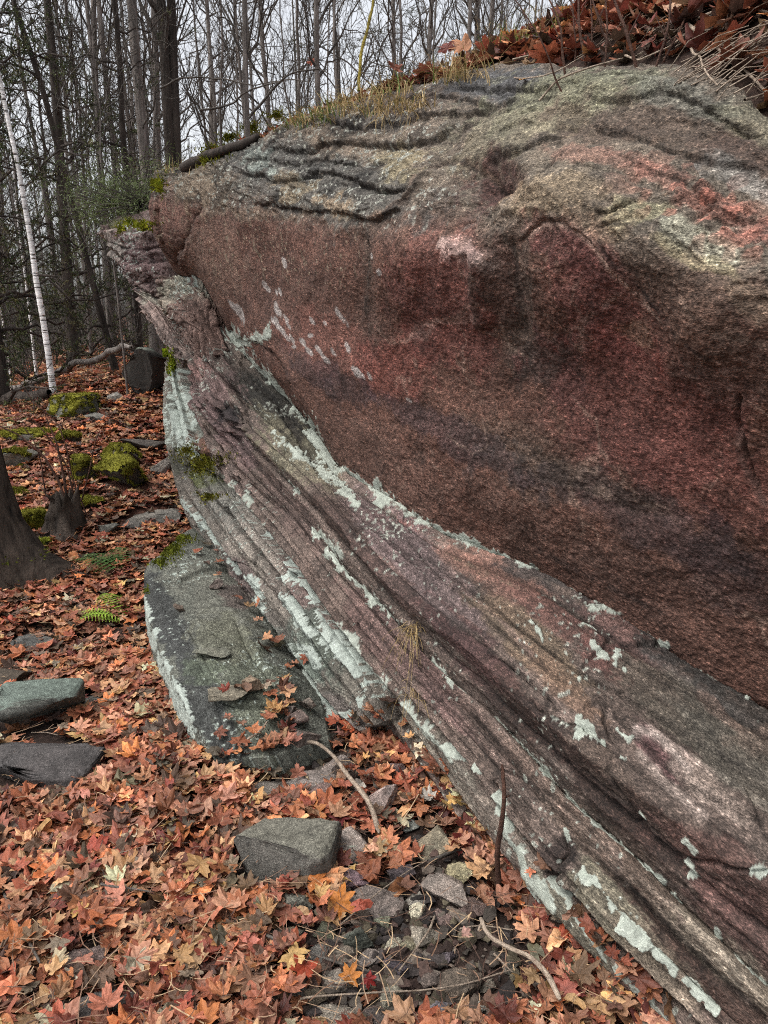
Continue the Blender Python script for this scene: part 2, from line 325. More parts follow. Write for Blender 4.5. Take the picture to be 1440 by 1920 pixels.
FEAT = [
 ('lip',[(455,378),(530,388),(590,395),(650,400),(708,416),(740,400),(772,362),(800,318)],5,.020,40),
 ('lip',[(430,318),(490,330),(532,338),(575,324),(612,322),(648,332),(692,352),(745,362),(782,348)],4,.026,26),
 ('lip',[(440,296),(500,300),(550,306),(600,296),(640,305),(690,318)],4,.018,20),
 ('lip',[(495,272),(560,286),(600,270),(700,266),(790,270),(835,248),(872,222)],4,.030,24),
 ('lip',[(600,222),(680,238),(740,226),(860,216),(1000,186)],4,.022,22),
 ('lip',[(720,190),(800,178),(870,190),(930,205)],4,.02,20),
 ('lip',[(840,152),(900,166),(960,176),(1060,182)],4,.022,18),
 ('ridge',[(715,418),(770,370),(800,320),(850,300),(905,312)],7,.012),
 ('crack',[(790,330),(830,280),(880,235),(960,208),(1060,190)],6,.014),
 ('crack',[(800,312),(850,298),(905,312),(935,340),(955,352)],6,.02),
 ('lip',[(905,300),(960,285),(1020,270),(1060,255)],6,.018,26),
 ('crack',[(985,395),(1005,350),(1040,318),(1060,300)],5,.018),
 ('lip',[(950,470),(1000,432),(1040,418),(1085,430),(1130,462),(1158,515),(1200,570),(1222,580),(1250,612),(1280,640),(1330,662),(1352,690)],2.5,.008,26),
 ('lip',[(1130,410),(1170,400),(1195,375)],4,.012,20),('crack',[(1120,432),(1160,430),(1210,420),(1290,470),(1330,500)],3,.008),
 ('lip',[(1100,240),(1180,260),(1260,290),(1330,310),(1440,330)],9,.018,34),
 ('lip',[(1090,195),(1160,205),(1240,190),(1300,200),(1380,240),(1440,270)],5,.014,24),
 ('crack',[(1110,160),(1180,155),(1250,152)],4,.01),
 ('lip',[(1160,300),(1230,330),(1290,350),(1350,400),(1440,410)],6,.012,20),
 ('crack',[(1385,730),(1392,800),(1410,860),(1432,930)],4,.014),
 ('lip',[(690,420),(700,500),(690,590),(712,680)],16,.022,60),
 ('ridge',[(905,470),(900,540),(915,620)],16,.02),('crack',[(950,440),(960,520),(985,640)],18,.014),
 ('ridge',[(840,448),(868,470),(905,478)],8,.02),
 ('lip',[(390,385),(370,410),(350,450),(338,500)],5,.05,18),
 ('crack',[(400,640),(440,690),(520,760),(585,860),(610,890)],5,.02),
 ('lip',[(420,632),(480,640),(520,668),(560,735)],5,.015,18),
 ('crack',[(960,1270),(1040,1340),(1130,1390),(1172,1475),(1260,1590),(1340,1610),(1440,1628),(1560,1690)],4,.016),
 ('crack',[(1100,1335),(1130,1325),(1136,1372),(1160,1400)],5,.016),
 ('lip',[(880,1180),(930,1230),(1010,1290),(1060,1345)],4,.012,14),
 ('lip',[(640,1000),(720,1080),(780,1150),(860,1200)],4,.010,14),
 ('lip',[(1095,1150),(1150,1205),(1205,1215),(1240,1230)],4,.012,12),
 ('crack',[(1280,1640),(1340,1700),(1440,1780),(1560,1870)],3,.01),
 ('lip',[(1055,1565),(1130,1620),(1220,1700),(1320,1800),(1440,1905),(1560,2010)],4,.022,18),
 ('lip',[(1060,1560),(1072,1600),(1060,1650),(1080,1668)],5,.03,16),
 ('crack',[(940,1480),(990,1560),(1060,1660)],3,.010),
 ('crack',[(1080,1640),(1170,1740),(1260,1830),(1330,1900)],4,.016),
 ('crack',[(1010,1475),(1100,1560),(1170,1640)],3,.008),
 ('lip',[(400,740),(450,800),(520,880),(590,950),(660,1040)],4,.018,12),
 ('lip',[(420,700),(452,750),(470,800),(460,835)],5,.03,14),
 ('lip',[(420,760),(445,765),(452,800),(430,800)],5,.03,10),
 ('crack',[(430,850),(500,925),(560,985),(610,1050)],3,.012),
 ('lip',[(560,960),(620,1040),(700,1130),(790,1215),(860,1290)],3,.010,10),
 ('lip',[(700,960),(800,1050),(900,1120),(1000,1200),(1080,1260)],3,.009,16),('lip',[(760,1010),(850,1110),(960,1210),(1050,1290)],3,.008,12),('crack',[(1000,1120),(1100,1190),(1200,1260),(1340,1330),(1500,1420)],3,.008),('lip',[(1130,1330),(1200,1400),(1290,1480),(1440,1560)],4,.014,20),('lip',[(1000,1345),(1100,1450),(1200,1530),(1320,1640),(1440,1740)],3,.012,16),('crack',[(1080,1420),(1180,1500),(1290,1600),(1440,1700)],3,.009),('lip',[(1180,1640),(1260,1730),(1380,1840),(1480,1930)],3,.012,14),('lip',[(880,1330),(960,1430),(1050,1530),(1120,1600)],3,.012,14),('crack',[(700,1150),(790,1260),(880,1350),(960,1440)],3,.010),('lip',[(1070,1250),(1180,1310),(1290,1380),(1440,1470)],3,.010,16),
 ('crack',[(800,1290),(880,1370),(945,1460),(1010,1540)],3,.008),
]
nrm = gnorm(G)
W = G
D = np.zeros((NV, NU))
isface = sm(iB-30, iB+60, vidx)*(1-sm(iC-30, iC, vidx))
iscap = 1-sm(iB-20, iB+30, vidx)
isbed = sm(iC-2, iC+10, vidx)
lefty = 1-sm(650, 780, PX)
bn = fbm(W*2.2, 3)
D += .035*fbm(W*1.7+3, 3)*(1-.75*isbed)+.014*fbm(W*6, 4)*(1-.5*isbed)
D += .009*fbm(W*np.array([18, 18, 18.]), 4)*(1-.55*isface-.25*isface*lefty-.5*isbed)
D += isface*(1-lefty)*.010*(np.abs(fbm(W*4.4+9, 4))*2-.5)
# fluted bedding: noise stretched along strike, plus small steps across it
SU = np.stack([uarc*.9, varc*16+bn*.6, 0*varc], -1)
D += isbed*(.0025*fbm(SU*1.6, 3)+.002*fbm(SU*.55+5, 3))
qb = (vidx-iC)/(NV-1-iC); fr = lambda i: (MK[i]-iC)/(NV-1-iC)
SEAMS = sorted([fr(7)+.01, fr(8), fr(9), fr(10), fr(11)]+[fr(7)+(fr(8)-fr(7))*x for x in (.6,)]+[fr(8)+(fr(9)-fr(8))*x for x in (.55,)]+[fr(9)+(fr(10)-fr(9))*x for x in (.5,)]+[fr(10)+(fr(11)-fr(10))*x for x in (.45,)]+[fr(12)+(fr(13)-fr(12))*x for x in (.35, .7)])
bl, btint, bgr = band_relief(qb, uarc, SEAMS, 11, .015, (2, 6), .006)
D += isbed*(bl*sm(1.02, .93, qb)-.006*bgr)
left_end = sm(520, 400, PX)*sm(590, 650, PY); D += left_end*(.024*blocks(uarc, varc, .26, .10, 3)+.014*blocks(uarc, varc, .10, .045, 5))
D += isface*sm(400, 330, PX)*.02*blocks(uarc, varc, .2, .3, 8)
# wavy thin ledges on the cap
q = varc/.06+fbm(W*2.4+11, 3)*1.6; saw = q-np.floor(q)
D += iscap*(1-.6*sm(850, 1000, PX))*.006*(np.where(saw < .75, saw/.75, (1-saw)/.25)-.5)
D += iscap*.010*fbm(np.stack([uarc*5, varc*15+bn*3, 0*varc], -1), 4)
# fine pits, coarser on the rough right side of the face
D += (.0014+.0010*(1-lefty)*isface)*vn(W*120)+.0014*vn(W*260)
rough_zone = np.exp(-(((PX-1330)/130)**2+((PY-400-(PX-1330)*.35)/60)**2))
D += rough_zone*.02*(np.abs(fbm(W*26, 3))*2-.4)
rz2 = np.exp(-(((PX-915)/55)**2+((PY-335)/30)**2)); D -= rz2*.075; D += rz2*.016*vn(W*30)
for gx, gy, grx, gry, gh in [(1060,365,100,55,.045),(865,400,60,60,-.035),(1230,450,120,60,.03),(780,500,70,90,.02),(1180,620,70,130,-.02),(1350,600,90,90,.02),(960,560,50,110,-.018),(1120,180,130,40,.03),(700,200,150,30,.02),(640,560,110,110,.015)]:
    D += gh*np.exp(-(((PX-gx)/grx)**2+((PY-gy)/gry)**2))
JX = 7*fbm(W*16+3, 3)+4*fbm(W*50, 2); JY = 7*fbm(W*16+33, 3)+4*fbm(W*50+9, 2)
D += disp_feats(PX+JX, PY+JY, PXM, FEAT)
D += iscap*.008*(.5-np.abs(fbm(np.stack([uarc*9, varc*30+bn*4, 0*varc], -1), 4))*2)+isface*.002*(.5-np.abs(fbm(W*34, 3))*2)
edge = sm(0, 25, vidx)*1.0
G2 = G+nrm*(D*edge)[..., None]
# ---------------------------------------------------------------- colour: painted lichen, stains, mineral bands, darker crevice zones and crack lines
wx = fbm(W*7, 3)*26; wy = fbm(W*7+40, 3)*26
def base_layer(X, Y, wx, wy, patches, C, NZ):
    for (x, y, rx, ry, ang, c, k) in patches:
        a = math.radians(ang); dx = X+wx-x; dy = Y+wy-y
        e = ((dx*math.cos(a)+dy*math.sin(a))/rx)**2+((-dx*math.sin(a)+dy*math.cos(a))/ry)**2
        e0 = np.exp(-e**1.5); m = (k*sm(.12, .62, e0+NZ[0]*.55*(e0 > .02)+NZ[1]*.35*(e0 > .02)))[..., None]; C = C*(1-m)+lin(c)*m
    return C
def lichen_layer(W, X, Y, lines, C, D=None, nrm=None, lift=.003):
    tot = np.full(X.shape, -9.); nb = fbm(W*18, 4)*1.5+fbm(W*80, 3)*1.1
    X = X+11*fbm(W*9+70, 3)+5*fbm(W*40+71, 2); Y = Y+11*fbm(W*9+80, 3)+5*fbm(W*40+81, 2); wv = np.clip(1+.9*fbm(W*11+90, 3), .55, 1.3)
    for pl, w in lines:
        pl = [pl] if isinstance(pl, tuple) else pl
        if len(pl) == 1: pl = [pl[0], (pl[0][0]+2, pl[0][1]+3)]
        d, s, pr = pdist(X, Y, pl, w*3.2); tot = np.maximum(tot, 1-d/(w*1.12*wv))
    m = sm(.04, .11, tot+nb*.75*(tot > -1.6)-.12)*(tot > -.9)
    lc = lin((196, 210, 196))*1.05*(.8+.35*fbm(W*60+5, 3)[..., None])
    return C*(1-m[..., None])+lc*m[..., None]*.9, m
PATCH = [
 (480,520,230,150,35,(112,78,66),0.50),(600,600,160,90,35,(108,80,70),0.37),(640,650,110,50,25,(140,84,72),0.43),
 (860,560,110,130,0,(128,68,62),0.53),(740,690,80,60,20,(136,68,58),0.50),(800,430,90,60,0,(110,80,68),0.37),
 (960,560,50,150,-10,(78,76,66),0.53),(1040,680,60,60,0,(62,60,62),0.43),(1130,560,70,150,-25,(140,78,74),0.50),
 (1230,760,190,140,20,(140,78,72),0.46),(1330,880,170,90,25,(128,74,66),0.43),(1180,640,40,25,30,(160,140,112),0.37),
 (1300,600,120,90,30,(108,84,70),0.50),(1380,680,80,70,0,(120,100,90),0.37),(1000,860,150,60,30,(104,92,78),0.37),
 (620,710,90,28,32,(72,58,62),0.56),(860,820,190,34,24,(74,60,66),0.53),(1200,960,240,50,24,(70,58,62),0.53),(1100,890,160,30,22,(78,72,62),0.37),(1400,1080,160,70,30,(72,58,60),0.43),
 (700,860,120,60,35,(104,80,70),0.37),(1000,980,160,50,28,(100,78,68),0.34),(1200,1090,150,50,30,(92,70,62),0.37),
 (395,480,50,90,-20,(136,108,92),0.43),(310,400,40,50,0,(128,90,78),0.43),(500,400,130,14,5,(150,135,112),0.31),
 # cap
 (600,350,190,60,10,(98,96,90),.85),(520,300,120,40,5,(92,92,88),0.66),(560,355,50,22,10,(150,132,100),0.66),(640,385,40,14,10,(165,142,112),.75),(750,305,50,34,0,(150,138,105),.85),
 (640,275,60,16,5,(136,118,98),0.57),(700,215,90,30,-6,(86,84,82),0.66),(770,190,110,24,-8,(104,84,76),0.57),(960,165,120,34,0,(84,88,92),.85),(485,300,24,28,0,(160,174,164),0.74),
 (380,350,50,40,0,(138,122,98),0.57),(1060,200,150,50,-10,(132,132,104),.85),(1190,160,80,30,0,(116,118,96),0.66),(940,260,110,40,-20,(138,130,106),0.66),(1300,200,90,34,20,(112,116,106),0.57),
 (1120,245,110,24,10,(96,78,66),0.66),(1290,270,140,44,20,(98,82,70),.85),(1400,310,90,50,20,(98,76,66),0.66),(1400,245,70,30,25,(132,130,104),0.49),
 (930,335,60,50,0,(84,48,44),.85),(1060,320,90,50,10,(134,122,104),0.57),(1050,385,90,40,0,(150,130,100),0.57),
 (1110,305,90,24,15,(158,108,92),0.49),(1230,340,70,16,25,(146,98,84),0.57),(1340,400,60,26,10,(160,96,80),0.57),(1420,440,50,26,15,(160,108,96),0.57),(1390,350,60,26,20,(150,150,144),0.57),
 (1210,415,60,26,-5,(170,162,124),.75),(1320,470,80,30,18,(168,168,146),.75),(1310,495,90,14,18,(170,158,118),0.49),(1150,440,60,22,15,(120,104,80),0.57),
 (1080,475,90,34,30,(110,64,60),0.66),(1420,560,80,30,25,(130,110,90),0.49),(880,472,34,16,15,(196,160,152),0.74),(845,455,8,12,0,(200,170,160),0.74),(840,600,70,8,-20,(170,130,118),0.49),
]
BEDP = [
 (520,770,120,46,52,(60,57,48),1.0),(590,860,40,24,50,(56,52,46),.8),(470,660,50,40,30,(110,96,84),.8),(560,850,90,34,40,(128,124,96),.85),(600,890,60,24,42,(142,136,108),.7),
 (740,985,50,14,20,(168,98,92),.85),(730,1010,120,40,40,(134,110,110),.8),(820,1100,160,50,45,(128,106,106),.8),(950,1100,100,50,35,(160,110,92),.8),(880,1070,70,24,30,(160,110,92),.7),(1020,1150,110,30,32,(152,98,86),.75),
 (1000,1210,150,44,42,(140,118,92),.85),(1060,1300,100,24,45,(150,112,84),.6),(1180,1190,130,34,35,(112,72,68),.7),(1180,1260,110,34,35,(148,86,78),.7),(1040,1095,120,20,25,(66,62,60),.9),(1290,1260,150,30,33,(70,70,68),.9),(1390,1340,120,26,33,(76,74,70),.8),
 (1280,1340,160,50,38,(130,120,104),.85),(1400,1440,140,60,38,(128,122,108),.85),(1340,1330,50,14,40,(140,108,94),.6),(1430,1390,50,30,0,(150,122,104),.5),(1240,1430,70,24,42,(118,74,78),.8),(1240,1395,100,10,40,(184,160,150),.9),(1330,1490,130,20,40,(176,156,142),.7),
 (1150,1440,110,26,45,(124,104,90),.7),(1250,1560,150,40,45,(96,72,62),.85),(1150,1490,160,26,45,(80,58,50),.9),(1380,1640,150,56,40,(122,82,74),.7),(1400,1740,120,60,40,(116,78,72),.7),
 (650,990,90,22,48,(78,58,50),.9),(740,1090,90,20,45,(112,84,76),.8),(900,1230,120,26,45,(112,74,72),.85),(1010,1350,110,30,45,(84,60,52),.9),
 (1250,1690,120,30,45,(136,120,104),.85),(1360,1800,140,36,42,(150,138,118),.85),(1100,1560,110,34,50,(128,108,94),.85),(1190,1620,110,26,48,(108,88,74),.8),(1250,1760,150,20,45,(76,54,44),.95),(1390,1890,120,26,42,(84,60,50),.9),
 (1150,1700,110,26,50,(128,124,100),.8),(1240,1800,110,24,48,(132,118,98),.8),(1060,1600,30,20,60,(60,48,44),.95),(1220,1870,80,20,45,(122,98,92),.7),
 (400,740,60,40,60,(140,108,106),.85),(380,690,24,30,30,(160,112,104),.7),(440,820,80,20,55,(136,106,106),.85),(440,880,80,24,55,(128,106,98),.7),(434,780,18,16,0,(46,38,40),.95),(550,960,90,22,52,(130,104,96),.8),
 (620,1100,90,24,52,(116,96,86),.8),(720,1190,90,28,52,(124,92,86),.8),(830,1300,110,26,52,(132,100,96),.85),(930,1400,110,24,52,(122,100,90),.8),(860,1440,110,24,55,(140,134,120),.85),(760,1330,90,22,55,(134,128,112),.8),(960,1560,90,24,56,(146,132,118),.85),(1090,1740,110,24,52,(124,124,104),.8),(1030,1480,120,20,50,(136,112,98),.7),
]
LICH = [([(1003,1070),(1050,1098),(1100,1126)],3),([(1150,1160),(1200,1190),(1260,1232)],3),([(500,690),(560,775),(640,882),(720,930),(820,992),(920,1034),(1000,1068)],5),([(425,622),(455,640),(500,632)],11),([(428,628),(455,655),(485,690),(520,720),(548,758)],6),([(575,790),(598,830),(618,868),(640,884)],11),([(600,850),(650,890),(700,918),(740,945),(800,985),(850,1008)],10),
 ([(850,1008),(900,1030),(950,1050),(1003,1074)],6),([(540,842),(580,872)],12),([(600,878),(640,915),(662,945)],9),([(700,925),(718,945)],14),([(1078,1122),(1118,1140),(1158,1160)],10),([(1105,1178),(1128,1186)],6),([(1188,1182),(1200,1190)],7),([(1213,1190),(1255,1215)],7),
 ([(992,1172),(1020,1202)],6),([(1112,1216),(1140,1238)],6),([(1160,1230),(1158,1252)],7),([(1322,1258),(1362,1278)],5),([(1376,1305),(1392,1320)],5),([(1080,1345),(1108,1372),(1136,1392)],5),([(1163,1417)],7),([(1092,1284)],4),([(1175,1262)],4),
 ([(936,1348),(962,1375),(992,1410),(1026,1448)],7),([(1030,1446),(1040,1458)],9),([(1068,1494),(1100,1530),(1160,1580),(1218,1632)],8),([(1240,1648)],7),([(1265,1672),(1272,1685)],5),([(600,1005),(640,1042)],12),([(608,1045),(645,1072),(692,1122),(738,1152)],7),([(705,1135),(745,1165)],15),([(805,1228),(832,1255),(852,1290),(880,1302)],8),
 ([(745,1170),(810,1230)],4),([(1090,1630),(1140,1690),(1200,1745),(1270,1822)],4),([(1052,1650),(1085,1702),(1115,1742),(1150,1792)],4),([(1170,1800),(1222,1852),(1280,1915)],5),([(968,1560),(1002,1622),(1055,1705)],8),([(1298,1838),(1330,1870),(1340,1892)],7),([(1060,1560),(1070,1580)],4),([(940,1484),(958,1520),(975,1560)],6),
 ([(1210,1515),(1218,1522)],6),([(1300,1570),(1322,1592)],5),([(1295,1615),(1308,1632)],5),([(1262,1672),(1275,1690)],5),([(1348,1748)],7),([(1380,1790),(1400,1810)],4),([(1410,1815),(1440,1840)],5),([(1160,1375),(1180,1392)],5),([(1425,1622),(1440,1630)],6),
 ([(620,1130),(680,1200),(745,1285)],5),([(770,1310),(830,1380),(870,1425)],5),([(860,1400),(905,1440)],7),([(1080,1770),(1140,1830)],4),([(985,1640),(1040,1720)],5),([(440,905),(505,980)],4),([(510,818),(518,824)],5),([(540,900),(560,925)],4)]
FLK = [(497,540,12,60),(513,548,8,60),(523,548,9,62),(520,578,16,62),(513,600,9,60),(522,606,14,60),(541,600,11,60),(547,612,9,60),(532,618,9,60),(541,630,14,60),(553,636,11,60),(557,650,7,0),(590,602,9,60),(588,629,5,0),(575,641,8,60),(587,658,11,50),(604,656,9,55),(614,672,11,55),(630,660,9,65),(645,592,18,62),(655,652,15,62),(671,695,16,62),(680,702,10,60),(694,706,9,75),(765,750,8,30),(435,572,12,60),(450,590,20,65),(534,492,10,62),(617,606,6,50),(708,478,6,60),(727,506,7,80)]
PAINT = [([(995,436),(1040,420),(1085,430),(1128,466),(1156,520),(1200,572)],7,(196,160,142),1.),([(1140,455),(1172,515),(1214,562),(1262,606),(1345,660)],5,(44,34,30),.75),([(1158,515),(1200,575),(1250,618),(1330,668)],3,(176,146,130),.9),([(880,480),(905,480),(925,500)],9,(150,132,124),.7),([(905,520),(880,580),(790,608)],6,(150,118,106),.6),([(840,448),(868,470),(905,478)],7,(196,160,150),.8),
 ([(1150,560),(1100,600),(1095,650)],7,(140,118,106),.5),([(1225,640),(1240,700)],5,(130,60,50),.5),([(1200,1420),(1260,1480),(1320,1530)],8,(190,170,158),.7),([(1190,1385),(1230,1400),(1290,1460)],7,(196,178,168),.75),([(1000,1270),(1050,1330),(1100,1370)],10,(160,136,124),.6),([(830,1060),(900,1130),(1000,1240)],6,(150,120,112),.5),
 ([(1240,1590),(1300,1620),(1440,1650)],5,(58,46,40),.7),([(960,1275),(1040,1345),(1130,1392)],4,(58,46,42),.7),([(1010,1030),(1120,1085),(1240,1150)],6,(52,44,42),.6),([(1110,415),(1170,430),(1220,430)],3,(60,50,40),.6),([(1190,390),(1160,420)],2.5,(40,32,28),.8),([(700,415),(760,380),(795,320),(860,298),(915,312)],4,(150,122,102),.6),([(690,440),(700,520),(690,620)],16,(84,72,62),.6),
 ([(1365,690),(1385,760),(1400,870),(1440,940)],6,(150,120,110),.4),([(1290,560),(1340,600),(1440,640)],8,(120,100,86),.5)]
C0 = np.zeros((NV, NU, 3))+lin((112, 77, 64))
cc = lin((116, 104, 90)); C0 = C0*(1-iscap[..., None])+cc*iscap[..., None]
cb = lin((118, 100, 90)); C0 = C0*(1-isbed[..., None])+cb*isbed[..., None]
NZW = (fbm(W*13+60, 4), fbm(W*48+61, 3)); C1 = base_layer(PX, PY, wx, wy, PATCH, C0, NZW); C1 = C1*(1-isbed[..., None])+C0*isbed[..., None]
C2_ = base_layer(PX, PY, wx*.5, wy*.5, BEDP, C0, (fbm(SU*np.array([1.6, 2.2, 1])+13, 3), NZW[1])); C1 = np.where((vidx > iC)[..., None], C2_, C1)
n1 = fbm(W*9, 4); n2 = fbm(W*30+7, 4); n3 = fbm(SU*3+21, 4)
C1 = C1*(1+.32*n1[..., None]*np.array([1.1, .95, .9]))*(1+.42*n2[..., None])
bt = 1+isbed*(btint-1)*1.2; C1 = C1*bt[..., None]*(1-.6*isbed*bgr)[..., None]
C1 = C1*(1+(isbed*.45+.15)[..., None]*n3[..., None]*np.array([.85, .9, .95]))
# dark algae stains on the cap and pale lichen spots
st_ = sm(.10, .34, fbm(W*np.array([8, 8, 8.])+31, 4))*iscap*sm(900, 760, PX); C1 = C1*(1-.62*st_[..., None])
sp = sm(.36, .46, vn(W*55)*.6+fbm(W*110, 2)*.5+.12*fbm(W*5, 2))*iscap*(1-sm(800, 900, PX)); C1 = C1*(1-sp[..., None])+lin((168, 172, 160))*sp[..., None]
sp = sm(.38, .5, vn(W*np.array([70, 70, 45.]))*.7+.2*fbm(W*6, 2))*isface*lefty*(1-sm(470, 560, PY-(PX-400)*.1)); C1 = C1*(1-.7*sp[..., None])+lin((150, 135, 112))*.7*sp[..., None]
pk = rough_zone*sm(.05, .3, vn(W*36)); C1 = C1*(1-.6*pk[..., None])+lin((205, 120, 98))*.6*pk[..., None]
# pale quartz veins and mica flecks of the coarse face
ve = np.exp(-(np.abs(fbm(W*3.3+50, 4))/.018)**2)*isface*(1-lefty)*sm(0, .3, fbm(W*5, 2)+.1); C1 = C1*(1-.35*ve[..., None])+lin((178, 150, 132))*.35*ve[..., None]
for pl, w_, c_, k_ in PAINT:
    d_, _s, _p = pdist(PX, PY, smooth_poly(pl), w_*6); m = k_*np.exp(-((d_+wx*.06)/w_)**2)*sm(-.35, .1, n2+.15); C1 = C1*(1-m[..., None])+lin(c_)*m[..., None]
for f in FEAT:      # thin dark line along each crack, lip and ridge
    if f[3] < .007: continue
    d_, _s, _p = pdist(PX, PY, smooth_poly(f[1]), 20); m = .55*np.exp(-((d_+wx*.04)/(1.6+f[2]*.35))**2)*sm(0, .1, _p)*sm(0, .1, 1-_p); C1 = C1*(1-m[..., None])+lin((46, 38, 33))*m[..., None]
C1, lm = lichen_layer(W, PX, PY, LICH, C1)
# scattered lichen flecks near the painted lichen of the beds
ls = isbed*sm(.6, .66, vn(W*90)*.75+fbm(W*4+3, 3)*.6); C1 = C1*(1-.8*ls[..., None])+lin((176, 190, 176))*.8*ls[..., None]
for x, y, r, a in FLK:
    a = math.radians(a); s_ = (np.abs(PX-x) < 50) & (np.abs(PY-y) < 50)
    dx = PX[s_]-x; dy = PY[s_]-y; e = ((dx*math.cos(a)+dy*math.sin(a))/r)**2+((-dx*math.sin(a)+dy*math.cos(a))/max(3.5, r*.34))**2
    m = (.8*sm(1.3, .6, e+n2[s_]*1.2))[..., None]; C1[s_] = C1[s_]*(1-m)+lin((178, 172, 168))*m
G2 = G2+nrm*(lm*.0035)[..., None]
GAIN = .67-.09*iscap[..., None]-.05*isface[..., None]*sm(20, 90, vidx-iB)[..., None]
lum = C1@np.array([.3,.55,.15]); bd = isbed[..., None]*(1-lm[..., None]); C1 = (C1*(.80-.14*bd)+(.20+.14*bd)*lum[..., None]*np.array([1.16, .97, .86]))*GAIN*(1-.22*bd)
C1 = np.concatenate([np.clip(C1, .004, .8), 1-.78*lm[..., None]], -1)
root = empty('rock_outcrop', tuple(P(740, 1336, 2.7)*np.array([1, 1, 0])))
tag(root, 'huge overhanging reddish brown rock outcrop with pale lichen along its beds, filling the right side', 'rock outcrop')
def part(name, G, cols, st, parent, r0, r1, sides, vec):
    g, (c, s) = skirt(G[r0:r1+1], vec, [cols[r0:r1+1], st[r0:r1+1]], sides)
    nv, nu = g.shape[:2]; loc = np.array(parent.location)
    me = mesh_data(name, g.reshape(-1, 3)-loc, quads=gquads(nv, nu), cols=c.reshape(-1, 4), st=s.reshape(-1, 3), mat=M_ROCK)
    return obj(name, me, parent)
back = np.array([1.1, .9, -.1])
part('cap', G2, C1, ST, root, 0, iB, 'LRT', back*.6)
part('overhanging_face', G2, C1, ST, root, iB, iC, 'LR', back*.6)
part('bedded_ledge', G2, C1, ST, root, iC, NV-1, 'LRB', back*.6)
COLL = [G2[::4, ::4]]
def slab(name, parent, rails, nu, rows, sharp, patches, lich, base, seed, amp=.02, fine=.006, bed=0, vec=(.5, .4, -.1), sides='LRTB', feats=(), mode='arc', moss=None, stepw=.03, seams=None, blk=0):
    bt_ = bg_ = None
    g, mk = loft(rails, nu, rows, sharp=sharp, mode=mode); X, Y, Dp = proj(g); n = gnorm(g)
    va = np.concatenate([np.zeros((1, g.shape[1])), np.cumsum(np.linalg.norm(np.diff(g, axis=0), axis=-1), 0)])
    ua = np.concatenate([np.zeros((g.shape[0], 1)), np.cumsum(np.linalg.norm(np.diff(g, axis=1), axis=-1), 1)], 1)
    d = amp*fbm(g*4+seed, 4)+fine*fbm(g*17+seed, 4)+.0022*vn(g*110)+.0015*vn(g*240)
    bw = fbm(np.stack([ua*.8, va*2, 0*va+seed], -1), 3)
    if blk: d += blk*(blocks(ua, va, .13, .05, seed)+.5*blocks(ua, va, .05, .02, seed+1))
    if bed and seams is not None:
        qq = np.repeat(np.linspace(0, 1, g.shape[0])[:, None], g.shape[1], 1); bl_, bt_, bg_ = band_relief(qq, ua, seams, seed, bed*1.3, (3, 6), .02); d += bl_-.008*bg_
    elif bed:
        q = va/stepw+bw*1.4; s = q-np.floor(q); d += bed*(np.where(s < .85, s/.85, (1-s)/.15)-.5)+bed*.8*fbm(np.stack([ua*1.2, va*22, 0*va+seed], -1), 3)
    d += disp_feats(X, Y, Dp/FOC, feats)
    c = base_layer(X, Y, wx=fbm(g*7, 3)*18, wy=fbm(g*7+9, 3)*18, patches=patches, C=np.zeros(g.shape)+lin(base), NZ=(fbm(g*13+60, 3), fbm(g*48+61, 3)))
    c = c*(1+.35*fbm(g*8+seed, 4)[..., None])*(1+.4*fbm(g*32+seed, 4)[..., None])*(1+.3*(bed > 0)*fbm(np.stack([ua*2, va*40, 0*va+seed], -1), 3)[..., None])
    if bt_ is not None: c = c*bt_[..., None]*(1-.65*bg_[..., None])
    c, lmk = lichen_layer(g, X, Y, lich, c)
    ls = sm(.54, .62, vn(g*85)*.75+fbm(g*4+3, 3)*.55)[..., None]*.75; c = c*(1-ls)+lin((170, 184, 170))*ls
    g2 = g+n*(d+.003*lmk)[..., None]; st = np.stack([ua, va, 0*va], -1)
    lum = c@np.array([.3,.55,.15]); c = (c*.72+.28*lum[..., None])*.67; gg, (cc_, ss) = skirt(g2, vec, [np.concatenate([np.clip(c, .004, .8), 1-.78*lmk[..., None]], -1), st], sides)
    loc = np.array(parent.location)
    o = obj(name, mesh_data(name, gg.reshape(-1, 3)-loc, quads=gquads(*gg.shape[:2]), cols=cc_.reshape(-1, 4), st=ss.reshape(-1, 3), mat=M_ROCK), parent)
    COLL.append(g2[::3, ::3])
    return g2, n, X, Y
# lower left bedded planks of the outcrop, below the long seam
L0 = [(322,650,5.3),(350,742,4.85),(392,842,4.25),(440,905,3.9),(500,975,3.52),(575,1060,3.18),(648,1158,2.86),(712,1240,2.66),(738,1290,2.6),(748,1332,2.6)]
La = [(318,668,5.25),(338,760,4.82),(372,860,4.3),(425,935,3.9),(488,1010,3.52),(555,1095,3.2),(625,1190,2.88),(682,1268,2.7),(712,1310,2.64),(735,1345,2.62)]
L1 = [(318,690,5.3),(322,790,4.85),(350,890,4.45),(395,970,4.1),(455,1050,3.7),(520,1130,3.36),(588,1220,3.03),(645,1295,2.83),(680,1335,2.75),(705,1358,2.7)]
L2 = [(316,712,5.4),(314,850,4.95),(340,950,4.55),(382,1030,4.2),(430,1105,3.86),(485,1190,3.5),(540,1270,3.18),(595,1335,2.95),(630,1368,2.83),(660,1380,2.78)]
L3 = [(318,740,5.45),(322,880,5.0),(352,975,4.6),(392,1045,4.25),(436,1118,3.92),(492,1205,3.55),(545,1288,3.22),(600,1355,2.98),(636,1392,2.85),(668,1405,2.8)]
